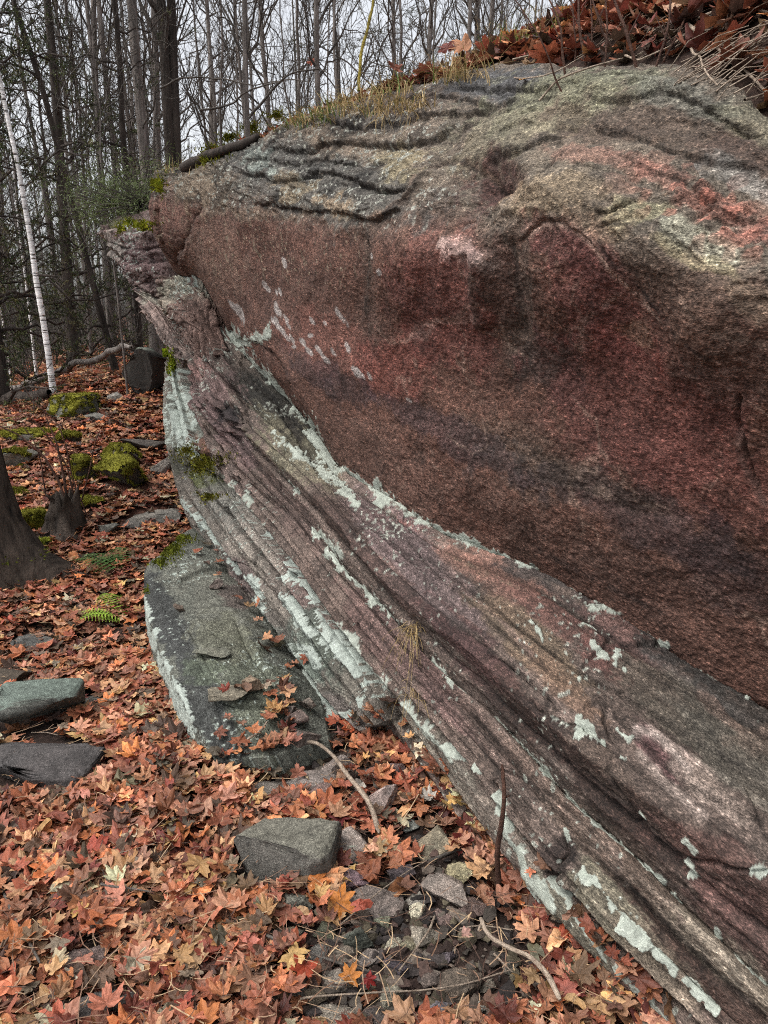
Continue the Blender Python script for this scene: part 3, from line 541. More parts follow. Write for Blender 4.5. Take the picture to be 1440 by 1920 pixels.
LEDP = [(360,800,60,60,60,(128,134,120),.8),(385,840,30,20,0,(128,74,48),.85),(370,880,60,30,30,(66,66,50),.85),(385,900,30,14,0,(84,90,30),.8),(430,950,60,40,50,(120,118,108),.8),(520,1030,100,34,52,(138,124,112),.85),(470,1010,60,24,55,(134,124,112),.7),(560,1110,60,30,52,(112,86,80),.8),(500,1080,120,26,55,(142,130,116),.7),
        (450,1080,50,24,55,(104,84,80),.8),(600,1200,70,40,50,(92,104,92),.85),(640,1230,80,40,52,(98,106,92),.8),(560,1240,60,30,50,(96,112,100),.8),(690,1290,60,34,50,(128,118,104),.8),(640,1340,50,22,45,(116,104,98),.7),(660,1180,60,14,52,(140,110,100),.6),(500,1165,60,22,50,(100,92,84),.6)]
LEDL = [([(345,750),(338,800),(352,835)],18),([(330,700),(340,740)],8),([(348,945),(372,975),(400,1005)],9),([(400,1005),(425,1035),(440,1070)],8),([(500,972),(545,1035),(585,1085)],8),([(560,1075),(610,1130),(660,1180),(705,1240),(745,1290)],17),([(545,1125),(560,1150),(585,1180)],13),([(620,1180),(650,1215),(690,1262)],15),
        ([(480,1140),(498,1165),(515,1195)],11),([(560,1270),(590,1290),(625,1345)],11),([(620,1335),(648,1372)],8),([(570,1215),(600,1245)],8),([(690,1265),(700,1280)],12),([(685,1310),(705,1350)],5),([(655,1335),(670,1360)],5),([(540,1210),(560,1235)],7),([(470,1080),(490,1110)],7),([(600,1155),(640,1200)],8)]
LEDF = [('lip',[(482,965),(540,1035),(600,1110),(660,1185),(712,1262),(742,1312)],4,.018,14),('lip',[(440,960),(500,1040),(560,1120),(620,1200),(680,1290)],3,.016,14),('lip',[(395,985),(450,1060),(490,1140),(540,1210),(590,1290),(640,1350)],4,.022,16),
        ('lip',[(540,1060),(560,1075),(590,1070)],5,.02,16),('crack',[(575,1065),(560,1080),(545,1072)],4,.014),('lip',[(440,1050),(455,1075),(450,1100)],5,.03,14),('lip',[(345,870),(385,880),(430,905)],4,.03,14),('lip',[(335,830),(375,850),(400,845)],4,.03,14),('crack',[(480,1200),(500,1240),(540,1290)],4,.02)]
# blocks that stick out past the left end of the face
LBa = [(300,520,4.95),(340,517,4.78),(378,521,4.6),(425,605,4.4),(440,640,4.3)]
LBb = [(298,530,4.9),(335,530,4.68),(372,545,4.48),(410,620,4.3),(425,655,4.24)]
LBc = [(304,560,4.85),(325,585,4.62),(350,610,4.46),(380,650,4.36),(400,690,4.3)]
LBd = [(312,590,4.95),(330,618,4.72),(348,645,4.56),(362,668,4.46),(375,700,4.4)]
slab('projecting_block', root, [LBa, LBb, LBc, LBd], 200, [30, 70, 50], (1, 2), [(345,545,50,22,10,(150,148,126),.85),(380,600,60,40,50,(112,82,70),.85),(320,560,20,30,0,(150,140,118),.7)], [([(355,520),(378,525)],5)], (118, 90, 78), 15, .022, .010, .010, vec=(.4, .5, -.1), seams=[.12, .34, .5, .78], blk=.012)
BBa = [(262,543,5.2),(282,552,5.05),(305,575,4.95),(330,610,4.8),(358,652,4.62)]
BBb = [(264,556,5.15),(280,572,5.0),(300,600,4.88),(325,635,4.76),(352,668,4.6)]
BBc = [(268,575,5.2),(282,592,5.06),(300,620,4.95),(322,650,4.85),(345,676,4.7)]
BBd = [(276,590,5.35),(290,606,5.2),(306,634,5.1),(324,658,5.0),(342,690,4.8)]
slab('thin_bed_stack', root, [BBa, BBb, BBc, BBd], 160, [40, 40, 30], (1, 2), [(300,590,50,14,50,(160,132,120),.8),(280,555,20,12,40,(140,136,118),.8)], [], (126, 104, 94), 25, .02, .010, .014, vec=(.5, .6, 0), seams=[.2, .36, .5, .66, .8], blk=.010)
FBa = [(198,425,5.7),(228,404,5.75),(262,398,5.6),(300,392,5.4)]
FBb = [(193,434,5.6),(222,432,5.5),(255,440,5.3),(295,430,5.0)]
FBc = [(212,470,5.6),(240,500,5.35),(272,505,5.1),(320,500,4.85)]
FBd = [(232,505,5.6),(262,545,5.3),(295,575,5.1),(345,590,4.8)]
FBe = [(240,525,5.9),(270,560,5.6),(300,595,5.4),(350,605,5.0)]
slab('far_block', root, [FBa, FBb, FBc, FBd, FBe], 200, [40, 60, 60, 16], (1, 2, 3), [(235,420,30,12,0,(112,118,60),.7),(250,470,50,20,50,(120,90,90),.7),(215,460,20,30,-30,(150,140,128),.7),(290,490,40,30,40,(98,70,68),.8)], [([(245,425),(262,430)],4)], (108, 84, 78), 35, .025, .012, .014, vec=(.5, .7, 0), seams=[.22, .38, .52, .7, .86], blk=.012,
     feats=[('lip',[(200,440),(225,480),(262,530),(300,570)],3,.03,10),('lip',[(225,440),(260,490),(310,540)],3,.04,12)])
slab('lower_bed', root, [L0, La, L1, L2, L3], 620, [60, 110, 110, 16], (1, 3), LEDP, LEDL, (116, 106, 94), 5, .012, .005, .014, feats=LEDF, vec=(.45, .3, -.15), seams=[.16, .33, .52, .70], blk=.004)
# big slab lying at the foot of the outcrop, lower left
S0 = [(266,1150,3.93),(292,1255,3.32),(330,1345,2.92),(388,1436,2.58),(470,1445,2.54)]
S1 = [(270,1070,3.95),(272,1120,3.62),(296,1205,3.15),(345,1312,2.7),(400,1425,2.5)]
S1b = [(280,1052,3.97),(292,1112,3.6),(330,1195,3.15),(385,1300,2.72),(440,1425,2.5)]
S2 = [(300,1040,4.02),(335,1110,3.6),(390,1190,3.12),(440,1280,2.76),(505,1420,2.47)]
S3 = [(350,995,4.3),(415,1080,3.8),(465,1160,3.36),(520,1250,2.98),(568,1400,2.55)]
S4 = [(390,985,4.5),(455,1070,4.05),(520,1160,3.6),(575,1240,3.3),(620,1398,2.62)]
sroot = empty('rock_slab', tuple(P(388, 1430, 2.6)*np.array([1, 1, 0])))
tag(sroot, 'long grey green slab lying against the foot of the outcrop, white lichen down its left side', 'rock slab')
SLP = [(305,1150,26,110,-22,(60,62,60),.95),(400,1340,40,100,-28,(66,68,66),.9),(350,1230,30,70,-28,(68,70,68),.9),(420,1130,70,60,50,(112,112,98),.75),(480,1300,60,90,-20,(98,104,84),.85),(420,1200,50,50,0,(112,112,88),.6),(390,1260,40,30,0,(84,96,72),.6),(370,1090,60,24,10,(108,108,94),.6),(445,1120,30,18,30,(92,76,70),.8)]
SLL = [([(270,1130),(276,1190),(300,1232)],9),([(310,1262),(330,1310),(356,1365)],13),([(278,1185),(305,1240)],8),([(316,1250),(340,1305)],6)]
slab('slab_body', sroot, [S0, S1, S1b, S2, S3, S4], 420, [40, 24, 50, 90, 30], (1, 2, 3), SLP, SLL, (100, 102, 90), 45, .010, .006, 0, vec=(.1, .2, -.45), sides='LRTB',
     feats=[('lip',[(330,1092),(350,1080),(400,1065),(450,1072)],4,.022,22),('lip',[(305,1150),(330,1150),(352,1200),(400,1290),(430,1400)],4,.008,18),('lip',[(440,1150),(470,1215),(520,1290),(540,1340)],4,.018,20),('lip',[(380,1300),(440,1320),(500,1325),(545,1318)],3,.010,18),('crack',[(400,1190),(450,1210),(500,1195)],3,.006),('crack',[(300,1140),(330,1150),(370,1210),(400,1270)],3,.006),('crack',[(300,1100),(340,1075),(380,1062)],3,.008)])
# ================================================================= GROUND AND HILLSIDE
from mathutils.bvhtree import BVHTree
from mathutils import Vector
tw = PP(np.array(T_, float)); tt = tw@SD; o_ = np.argsort(tt)
t_s, off_s, z_s = tt[o_], (tw@OD)[o_], tw[o_, 2]
def zlow(x, y):
    x = np.asarray(x, float); y = np.asarray(y, float); t = -.4*x+.917*y; of = .917*x+.4*y
    z = .2*np.clip(t-3.4, 0, 4.6)*np.exp(-(np.maximum(0, .7-of)/2.0)**2)
    z = z-.045*np.maximum(0, -x-3.0)+.03*np.maximum(0, y-9)*.5
    p = np.stack([x, y, 0*x], -1)
    return z+.05*fbm(p*.8, 3)*np.clip((t-1.2), 0, 1)+.018*fbm(p*5, 3)
def prof(t):
    t = np.asarray(t, float); ox = np.interp(t, t_s, off_s); zz = np.interp(t, t_s, z_s); ox = ox+1.1*sm(4.7, 5.3, t)
    return ox, zz
def hill(x, y):
    t = -.4*x+.917*y; of = .917*x+.4*y; ox, zt = prof(t); o = of-ox
    k = sm(5.0, 6.6, t); zt = zt*(1-k)+zlow(x, y)*k
    sl = np.interp(t, [1.7, 2.5, 3.4, 6], [1.15, .62, .34, .32]); cap = np.interp(t, [2, 3, 6, 9], [1.9, .62, .5, 1.8])
    r = cap*(1-np.exp(-sl*np.maximum(o, 0)/cap))
    p = np.stack([x, y, 0*x], -1)
    return zt-.03+r+.04*fbm(p*2, 3)*np.clip(o*2, 0, 1)+.02*fbm(p*7, 3)-np.clip(-o, 0, .3)*1.2, o
def gz(x, y):
    h, o = hill(np.asarray(x, float), np.asarray(y, float)); l = zlow(x, y); return np.where(o > 0, np.maximum(h, l), l)
# low ground: one sheet to the horizon
def geo(a, b, n, first):
    s = np.linspace(0, 1, n); k = 3.2; return a+(b-a)*(np.exp(k*s)-1)/(math.exp(k)-1)
ys = np.concatenate([np.linspace(-2, 6, 330), 6+geo(0, 170, 170, .02)[1:]])
xs = np.concatenate([-(3+geo(0, 160, 150, .02)[1:])[::-1], np.linspace(-3, 2, 240), 2+geo(0, 150, 50, .1)[1:]])
X, Y = np.meshgrid(xs, ys); Z = zlow(X, Y); gp_ = np.stack([X, Y, 0*X], -1)
near = (Y < 7) & (np.abs(X) < 6)
Z = Z+near*(.010*fbm(gp_*22, 3)+.006*fbm(gp_*60, 2))
tx = X*-.4+.917*Y
soil = lin((44, 35, 31)); C = np.zeros(X.shape+(3,))+soil
nb = fbm(gp_*3, 4)[..., None]; C = C*(1+.5*nb)
dist = np.hypot(X, Y); k = sm(3, 9, dist)[..., None]; C = C*(1-k)+k*lin((120, 78, 62))*(1+.5*fbm(gp_*1.3, 3)[..., None])
k = sm(-4.6, -6.5, X+.25*fbm(gp_*.6, 3)*6-.3*Y+3.4)[..., None]*sm(9, 12, dist)[..., None]; C = C*(1-k)+k*lin((84, 70, 62))
gme = mesh_data('ground', np.stack([X, Y, Z], -1).reshape(-1, 3), quads=gquads(*X.shape), cols=np.clip(C, .003, .5).reshape(-1, 3), mat=M_SOIL)
tag(obj('ground', gme), kind='structure')
ts = np.concatenate([np.linspace(.3, 6, 260), 6+geo(0, 60, 90, .1)[1:]]); osx = np.concatenate([np.linspace(-.14, 2.5, 150), 2.5+geo(0, 60, 60, .1)[1:]])
TT, OO = np.meshgrid(ts, osx); ox, _ = prof(TT); of = ox+OO
X = -.4*TT+.917*of; Y = .917*TT+.4*of; Z, oo = hill(X, Y); gp_ = np.stack([X, Y, 0*X], -1)
Z = Z+.012*fbm(gp_*20, 3)
C = lin((48, 37, 32))*(1+.5*fbm(gp_*4, 3)[..., None]); k = sm(2, 7, np.hypot(X, Y)-1)[..., None]; C = C*(1-k)+k*lin((112, 76, 60))
hme = mesh_data('hillside', np.stack([X, Y, Z], -1).reshape(-1, 3), quads=gquads(*X.shape), cols=np.clip(C, .003, .5).reshape(-1, 3), mat=M_SOIL)
tag(obj('hillside', hme), kind='structure')
bv, bf = [], []; nb_ = 0
hx, hy = TT.shape
for g in COLL+[np.stack([X, Y, Z], -1)[::2, ::2]]:
    q = gquads(*g.shape[:2])+nb_; bv.append(g.reshape(-1, 3)); bf.append(q); nb_ += g.shape[0]*g.shape[1]
TREE = BVHTree.FromPolygons([tuple(v) for v in np.concatenate(bv)], [tuple(int(i) for i in f) for f in np.concatenate(bf)])
GXn, GYn = np.arange(-16, 4.001, .025), np.arange(0, 24.001, .025); ZG = zlow(*np.meshgrid(GXn, GYn))
def zc(x, y):
    if not (-16 < x < 3.97 and 0 < y < 23.97): return float(zlow(x, y))
    u, v = (x+16)/.025, y/.025; i, j = int(u), int(v); u -= i; v -= j; return float((ZG[j, i]*(1-u)+ZG[j, i+1]*u)*(1-v)+(ZG[j+1, i]*(1-u)+ZG[j+1, i+1]*u)*v)
def glow(px, py):
    """camera ray to the low ground"""
    d = FWD+(px-720)/FOC*np.array([1., 0, 0])+(960-py)/FOC*UPV; s = 1.2
    zz = 0.
    for _ in range(26):
        if d[2] >= -1e-4: return CAMP+d*40
        s2 = (zz-CAMZ)/d[2]; s = s+.6*(s2-s); s = min(max(s, .5), 60); p = CAMP+d*s; zz = zc(p[0], p[1])
    return np.array([p[0], p[1], zz])
def hit(px, py):
    """first surface the photograph shows there: outcrop, slab, hillside or ground"""
    d = FWD+(px-720)/FOC*np.array([1., 0, 0])+(960-py)/FOC*UPV; dn = d/np.linalg.norm(d)
    h = TREE.ray_cast(Vector(CAMP), Vector(dn)); g = glow(px, py) if d[2] < -.01 else None
    if h[0] is None: return (g, np.array([0, 0, 1.])) if g is not None else (CAMP+dn*12, np.array([0, 0, 1.]))
    hp = np.array(h[0]); n = np.array(h[1]); n = -n if n@dn > 0 else n
    if g is not None and np.linalg.norm(g-CAMP) < np.linalg.norm(hp-CAMP): return g, np.array([0, 0, 1.])
    return hp, n
def topz(x, y):
    """height of the highest surface under a plan position"""
    h = TREE.ray_cast(Vector((x, y, 6)), Vector((0, 0, -1))); z = float(zlow(x, y))
    return max(z, h[0].z) if h[0] is not None else z
# ================================================================= STONES
_bm = bmesh.new(); bmesh.ops.create_icosphere(_bm, subdivisions=5, radius=1); _bm.verts.ensure_lookup_table()
ICV = np.array([v.co[:] for v in _bm.verts]); ICF = np.array([[v.index for v in f.verts] for f in _bm.faces]); _bm.free()
_bm = bmesh.new(); bmesh.ops.create_icosphere(_bm, subdivisions=3, radius=1); _bm.verts.ensure_lookup_table()
ICV2 = np.array([v.co[:] for v in _bm.verts]); ICF2 = np.array([[v.index for v in f.verts] for f in _bm.faces]); _bm.free()
def stone_shape(seed, V=ICV, cuts=11, box=.62):
    r = np.random.default_rng(seed); p = np.sign(V)*np.abs(V)**box; p /= np.max(np.abs(p)); lo = .40 if cuts > 9 else .62
    for _ in range(cuts):
        n = r.normal(0, 1, 3); n[2] *= .8; n /= np.linalg.norm(n); d = r.uniform(lo, .84); e = np.maximum(p@n-d, 0); p = p-e[:, None]*n
    m = np.abs(p).max(0); return p/m
def vnorm(V, F):
    fn = np.cross(V[F[:, 1]]-V[F[:, 0]], V[F[:, 2]]-V[F[:, 0]]); n = np.zeros_like(V)
    for k in range(3): np.add.at(n, F[:, k], fn)
    return n/(np.linalg.norm(n, axis=1, keepdims=True)+1e-12)
def stone(name, px, py, w, h, seed, colr, label, cat='stone', flat=.55, yaw=None, tiltx=0, tilty=0, depthr=.75, moss=0, top=None, group=None, sink=.22, lich=0, on=None, lift0=.004, mossc=(108, 106, 40), box=.62, cuts=11):
    """stone whose foot is at photo point (px, py+h/2); w = width in photo pixels"""
    r = np.random.default_rng(seed)
    hp, nn = hit(px, py+h*.30) if on is None else (np.array(on), np.array([0, 0, 1.]))
    d = (hp-CAMP)@FWD; sx = w*d/FOC/2*(1.15 if w < 100 else 1.03); sy = sx*depthr; sz = sx*flat
    p = stone_shape(seed, box=box, cuts=cuts)*np.array([sx, sy, sz])
    yaw = r.uniform(-.5, .5) if yaw is None else yaw
    ca, sa = math.cos(tilty), math.sin(tilty); Ry = np.array([[ca, 0, sa], [0, 1, 0], [-sa, 0, ca]])
    cb, sb = math.cos(tiltx), math.sin(tiltx); Rx = np.array([[1, 0, 0], [0, cb, -sb], [0, sb, cb]])
    cc, sc = math.cos(yaw), math.sin(yaw); Rz = np.array([[cc, -sc, 0], [sc, cc, 0], [0, 0, 1]])
    p = p@Rx.T@Ry.T@Rz.T
    S = sx; q = p/S; sink = sink+.10 if (w < 100 and py > 1350 and not moss) else sink; n = vnorm(p, ICF)
    p = p+n*(S*(.04*fbm(q*2+seed, 3)+.03*fbm(q*7+seed, 3)+.012*fbm(q*22+seed, 2))+.0012*fbm(p*150+seed, 2)+.0015*vn(p*60+seed))[:, None]
    n = vnorm(p, ICF); zc = p[:, 2].max()
    c = (lin(colr)*.5+.5*lin(colr).mean()*np.array([1.1, 1., .88]))*.78*(1+.45*fbm(q*2.5+seed, 3)[:, None]*np.array([1, .9, .85]))*(1+.4*fbm(q*9+seed, 3)[:, None])
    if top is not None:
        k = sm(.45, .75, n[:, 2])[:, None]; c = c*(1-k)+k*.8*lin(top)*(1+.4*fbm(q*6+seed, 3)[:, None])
    if lich:
        k = sm(.2, .4, fbm(q*5+seed*3, 3)+lich-.5)[:, None]; c = c*(1-k)+k*lin((158, 168, 152))
    hp = hp+np.array([0, 0, lift0]); STN.append((hp[0], hp[1], max(sx, .03)*.92)); root = empty(name, (hp[0], hp[1], hp[2])) if moss else None
    me = mesh_data(name, p+np.array([0, 0, sz*(1-2*sink)]), tris=ICF, cols=np.clip(c, .004, .8), mat=M_STONE)
    if not moss:
        o = obj(name, me, None, tuple(hp)); tag(o, label, cat, group); return o
    obj('stone_body', me, root); tag(root, label, cat, group)
    k = n[:, 2]*.75+.9*fbm(q*3+seed*2, 3)+.5*fbm(q*9+seed, 3)+moss-1.25+.25*(-n[:, 1]); keep = k > 0
    fm = keep[ICF].all(1); lift = .004+.011*np.clip(k*3, 0, 1)+.004*np.abs(fbm(p*90, 2))
    mp = p+n*lift[:, None]; mc = lin(mossc)*(.75+.5*(fbm(p*14, 3)[:, None]+.5))*(1+.4*fbm(p*60, 2)[:, None])
    idx = np.unique(ICF[fm]); re = np.full(len(p), -1); re[idx] = np.arange(len(idx))
    mvv, mtri, mcc = mp[idx], re[ICF[fm]], mc[idx]
    # short tufts so the cushion has a soft outline
    nt = min(5000, 40*len(idx)); ii = rng.integers(0, len(idx), nt); bp = mvv[ii]+rng.normal(0, .004, (nt, 3)); dr = n[idx][ii]+rng.normal(0, .45, (nt, 3)); dr /= np.linalg.norm(dr, axis=1, keepdims=True)
    sd = np.cross(dr, rng.normal(0, 1, (nt, 3))); sd /= np.linalg.norm(sd, axis=1, keepdims=True); hl = .004*d/5+.004
    tv = np.stack([bp-sd*.0025*d/4, bp+sd*.0025*d/4, bp+dr*hl], 1).reshape(-1, 3); tf = np.arange(3*nt).reshape(-1, 3)+len(mvv)
    tc = np.repeat(mcc[ii]*rng.uniform(.7, 1.5, (nt, 1)), 3, axis=0)
    me = mesh_data('moss', np.concatenate([mvv, tv])+np.array([0, 0, sz*(1-2*sink)]), tris=np.concatenate([mtri, tf]), cols=np.clip(np.concatenate([mcc, tc]), .003, .6), mat=M_MOSS)
    obj('moss', me, root); return root
STN = []
DG, BR, GR, PK, MV = (92, 90, 84), (96, 78, 66), (112, 110, 98), (146, 120, 112), (98, 84, 80)
S_ = [
 ('stone', 560, 1700, 60, 34, 300, (103, 107, 94), "grey angular stone below the curled orange leaves", dict(flat=0.54, tilty=0.08, tiltx=-0.07, sink=.15)),
 ('stone', 610, 1745, 44, 36, 301, (83, 88, 63), "brown angular stone left of the dark green slate shaped stone", dict(flat=0.39, tilty=0.30, tiltx=0.14, sink=.15)),
 ('stone', 640, 1790, 50, 40, 302, (114, 101, 85), "olive angular stone below the dark green slate shaped stone", dict(flat=0.36, tilty=0.08, tiltx=0.33, sink=.15)),
 ('stone', 690, 1795, 46, 32, 303, (108, 96, 90), "mauve angular stone above the thin straight tan twig's left end", dict(flat=0.33, tilty=0.15, tiltx=0.20, sink=.15)),
 ('stone', 745, 1815, 50, 40, 304, (67, 58, 71), "dark angular stone in the middle of the grit", dict(flat=0.49, tilty=0.13, tiltx=0.34, sink=.15)),
 ('stone', 770, 1770, 36, 30, 305, (140, 132, 94), "tan angular stone touching the tall tan stone's foot", dict(flat=0.62, tilty=-0.03, tiltx=0.37, sink=.15)),
 ('stone', 835, 1720, 40, 26, 306, (124, 93, 87), "grey angular stone at the edge of the black soil", dict(flat=0.39, tilty=0.28, tiltx=0.12, sink=.15)),
 ('stone', 880, 1700, 54, 30, 307, (101, 75, 68), "brown angular stone under the short thick brown stick", dict(flat=0.45, tilty=-0.09, tiltx=0.19, sink=.15)),
 ('stone', 720, 1730, 36, 28, 308, (106, 114, 86), "olive angular stone just above the yellowish grey stone", dict(flat=0.67, tilty=0.21, tiltx=0.40, sink=.15)),
 ('stone', 660, 1650, 60, 30, 309, (113, 80, 95), "mauve angular stone below the pinkish lichen specked stone", dict(flat=0.69, tilty=0.24, tiltx=0.18, sink=.15)),
 ('stone', 750, 1640, 54, 34, 310, (76, 62, 70), "dark angular stone under the cream five pointed leaf", dict(flat=0.53, tilty=-0.13, tiltx=-0.07, sink=.15)),
 ('stone', 860, 1640, 50, 30, 311, (146, 135, 85), "tan angular stone nearest the upright brown stick", dict(flat=0.62, tilty=-0.05, tiltx=-0.02, sink=.15)),
 ('stone', 770, 1545, 40, 30, 312, (105, 114, 108), "grey angular stone right of the upright pinkish stone", dict(flat=0.32, tilty=0.07, tiltx=-0.08, sink=.15)),
 ('stone', 745, 1455, 48, 34, 313, (104, 75, 75), "brown angular stone above the pinkish stone near the rock wall", dict(flat=0.69, tilty=0.00, tiltx=0.40, sink=.15)),
 ('stone', 690, 1445, 44, 36, 314, (98, 89, 84), "olive angular stone under the ledge end beside the rock wall", dict(flat=0.31, tilty=-0.18, tiltx=0.10, sink=.15)),
 ('stone', 600, 1500, 60, 36, 315, (111, 80, 74), "mauve angular stone above the large dark grey stone", dict(flat=0.65, tilty=-0.11, tiltx=0.38, sink=.15)),
 ('stone', 540, 1420, 50, 26, 316, (80, 65, 63), "dark angular stone just off the lower end of the slab", dict(flat=0.51, tilty=0.09, tiltx=0.20, sink=.15)),
 ('stone', 600, 1400, 46, 30, 317, (134, 122, 110), "tan angular stone between the slab and the ledge end", dict(flat=0.50, tilty=-0.04, tiltx=0.26, sink=.15)),
 ('stone', 820, 1890, 50, 34, 318, (103, 99, 112), "grey angular stone at the bottom edge right of the round olive stone", dict(flat=0.51, tilty=0.03, tiltx=-0.09, sink=.15)),
 ('stone', 590, 1870, 46, 34, 319, (95, 81, 58), "brown angular stone left of the yellow orange leaf at the bottom", dict(flat=0.55, tilty=0.08, tiltx=-0.07, sink=.15)),
 ('stone', 960, 1810, 34, 24, 320, (107, 100, 86), "olive angular stone inside the bend of the pale hooked stick", dict(flat=0.44, tilty=0.12, tiltx=0.27, sink=.15)),
 ('stone', 840, 1795, 30, 22, 321, (92, 78, 90), "mauve angular stone above the three cornered stone", dict(flat=0.69, tilty=-0.15, tiltx=0.13, sink=.15)),
 ('stone', 700, 1900, 60, 30, 322, (74, 64, 61), "dark angular stone at the very bottom centre", dict(flat=0.43, tilty=-0.08, tiltx=0.20, sink=.15)),
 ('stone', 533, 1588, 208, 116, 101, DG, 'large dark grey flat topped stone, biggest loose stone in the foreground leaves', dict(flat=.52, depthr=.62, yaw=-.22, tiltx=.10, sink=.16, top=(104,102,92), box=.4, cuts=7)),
 ('stone', 648, 1565, 130, 100, 102, (150,132,122), 'pinkish grey lichen specked stone just behind the large dark grey stone', dict(flat=.42, yaw=.3, lich=.15, sink=.3)),
 ('stone', 714, 1500, 62, 92, 103, (158,132,126), 'upright pinkish pale stone standing between the pale bent stick and the outcrop', dict(flat=1.15, depthr=.7, yaw=.4, tilty=.25, lich=.2, sink=.15)),
 ('stone', 815, 1572, 78, 52, 104, (124,112,84), 'ochre grey pointed stone left of the upright brown stick', dict(flat=.55, yaw=.5, tilty=-.3)),
 ('stone', 590, 1452, 96, 60, 105, (120,108,104), 'flat grey stone crossed by the pale bent stick', dict(flat=.25)),
 ('stone', 640, 1425, 72, 56, 106, (132,116,110), 'grey pink stone directly below the broken end of the ledge', dict(flat=.45)),
 ('stone', 510, 1478, 92, 44, 107, (112,104,96), 'low grey stone under the left bend of the pale bent stick', dict(flat=.22)),
 ('stone', 577, 1318, 32, 36, 108, (128,112,100), 'small tan rounded stone, topmost of the rubble pocket beside the slab', dict(flat=.8)),
 ('stone', 562, 1345, 48, 38, 109, (98,78,72), 'reddish brown stone in the middle of the rubble pocket beside the slab', dict(flat=.6)),
 ('stone', 545, 1330, 22, 26, 110, (110,96,90), 'small grey stone at the left of the rubble pocket beside the slab', dict(flat=.8)),
 ('stone', 566, 1378, 56, 26, 111, (104,88,80), 'flat brown stone at the bottom of the rubble pocket beside the slab', dict(flat=.35)),
 ('stone', 700, 1690, 96, 32, 112, (106,92,86), 'long flat mauve brown stone amid the grit', dict(flat=.22)),
 ('stone', 838, 1658, 92, 58, 113, (130,114,104), 'rounded tan stone beside the bare black soil', dict(flat=.5)),
 ('stone', 775, 1688, 44, 26, 114, (122,118,108), 'small grey stone above the pale yellow cube shaped stone', dict(flat=.5)),
 ('stone', 783, 1710, 28, 30, 115, (196,188,150), 'little pale yellow blocky stone in the grit', dict(flat=.9)),
 ('stone', 793, 1748, 56, 62, 116, (132,122,104), 'tall tan stone below the pale yellow blocky stone', dict(flat=.7, tiltx=.5)),
 ('stone', 676, 1752, 60, 84, 117, (70,78,66), 'dark green grey slate shaped stone standing among the grit', dict(flat=.9, depthr=.5, tiltx=.4)),
 ('stone', 733, 1768, 34, 24, 118, (152,146,118), 'small yellowish grey stone right of the dark green slate shaped stone', dict(flat=.6)),
 ('stone', 532, 1748, 74, 62, 119, (76,74,62), 'dark olive flat stone beneath curled orange leaves', dict(flat=.3, yaw=.6)),
 ('stone', 592, 1792, 52, 46, 120, (92,92,88), 'dark grey angular stone between leaves and grit', dict(flat=.6)),
 ('stone', 632, 1838, 66, 40, 121, (128,118,106), 'tan grey stone near the bottom, left of the thin brown twig', dict(flat=.45)),
 ('stone', 728, 1872, 54, 46, 122, (130,126,104), 'round olive grey stone near the bottom centre edge', dict(flat=.6)),
 ('stone', 866, 1838, 92, 70, 123, (92,76,60), 'dark brown three cornered stone on bare black soil', dict(flat=.55, yaw=.2, box=.8)),
 ('stone', 915, 1848, 32, 24, 124, (110,100,84), 'small brown stone touching the right of the three cornered stone', dict(flat=.5)),
 ('stone', 920, 1900, 30, 26, 125, (104,98,84), 'small olive stone below the three cornered stone at the bottom edge', dict(flat=.7)),
 ('stone', 902, 1890, 26, 20, 126, (132,134,124), 'pale grey pebble at the bottom edge below the three cornered stone', dict(flat=.7)),
 ('stone', 636, 1906, 92, 40, 127, (116,108,94), 'broad flat tan stone at the bottom edge under dry grass', dict(flat=.3)),
 ('stone', 175, 1888, 84, 50, 128, (80,74,72), 'dark rounded stone at the bottom left edge under leaves', dict(flat=.5)),
 ('stone', 243, 1880, 46, 62, 129, (86,78,74), 'dark upright stone beside the rounded one at the bottom left', dict(flat=.9)),
 ('stone', 162, 1802, 86, 34, 130, (98,76,72), 'mauve brown flat stone surrounded by leaves at the lower left', dict(flat=.3, yaw=.2)),
 ('stone', 458, 1664, 42, 30, 131, (66,72,62), 'small dark green stone just below the large dark grey stone', dict(flat=.5)),
 ('stone', 345, 1512, 70, 36, 132, (88,80,76), 'small dark stone buried in leaves left of the large dark grey stone', dict(flat=.3, sink=.4)),
 ('stone', 380, 1455, 60, 30, 133, (96,94,88), 'grey stone poking out of leaves just below the slab', dict(flat=.35, sink=.35)),
 ('stone', 700, 1830, 44, 30, 134, (112,104,94), 'small grey brown chip left of the long brown twig', dict(flat=.4)),
 ('stone', 812, 1830, 48, 46, 135, (100,84,76), 'brown chip left of the three cornered stone', dict(flat=.6, tilty=.4)),
 ('stone', 560, 1850, 56, 40, 136, (98,92,84), 'grey stone beside the orange leaf at the bottom', dict(flat=.35)),
 ('stone', 780, 1800, 40, 28, 137, (108,98,90), 'grey chip just above the round olive grey stone', dict(flat=.4)),
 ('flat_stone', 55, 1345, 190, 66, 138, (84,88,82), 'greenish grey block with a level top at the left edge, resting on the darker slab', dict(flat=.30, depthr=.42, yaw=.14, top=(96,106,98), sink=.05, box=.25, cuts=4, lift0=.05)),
 ('flat_stone', 70, 1425, 245, 80, 139, (72,68,70), 'dark mauve grey flat slab at the left edge below the greenish block', dict(flat=.16, depthr=.6, yaw=-.12, sink=.1, box=.3, cuts=5, lift0=.02)),
 ('stone', 15, 1275, 110, 52, 140, (74,60,44), 'dark brown stone cut off by the left edge above the greenish block', dict(flat=.45, sink=.2, moss=0)),
 ('stone', 155, 1322, 90, 16, 141, (70,72,66), 'thin dark stone among leaves right of the greenish block', dict(flat=.16)),
 ('stone', 268, 1222, 26, 22, 142, (178,168,152), 'small pale cream stone at the left foot of the slab', dict(flat=.8)),
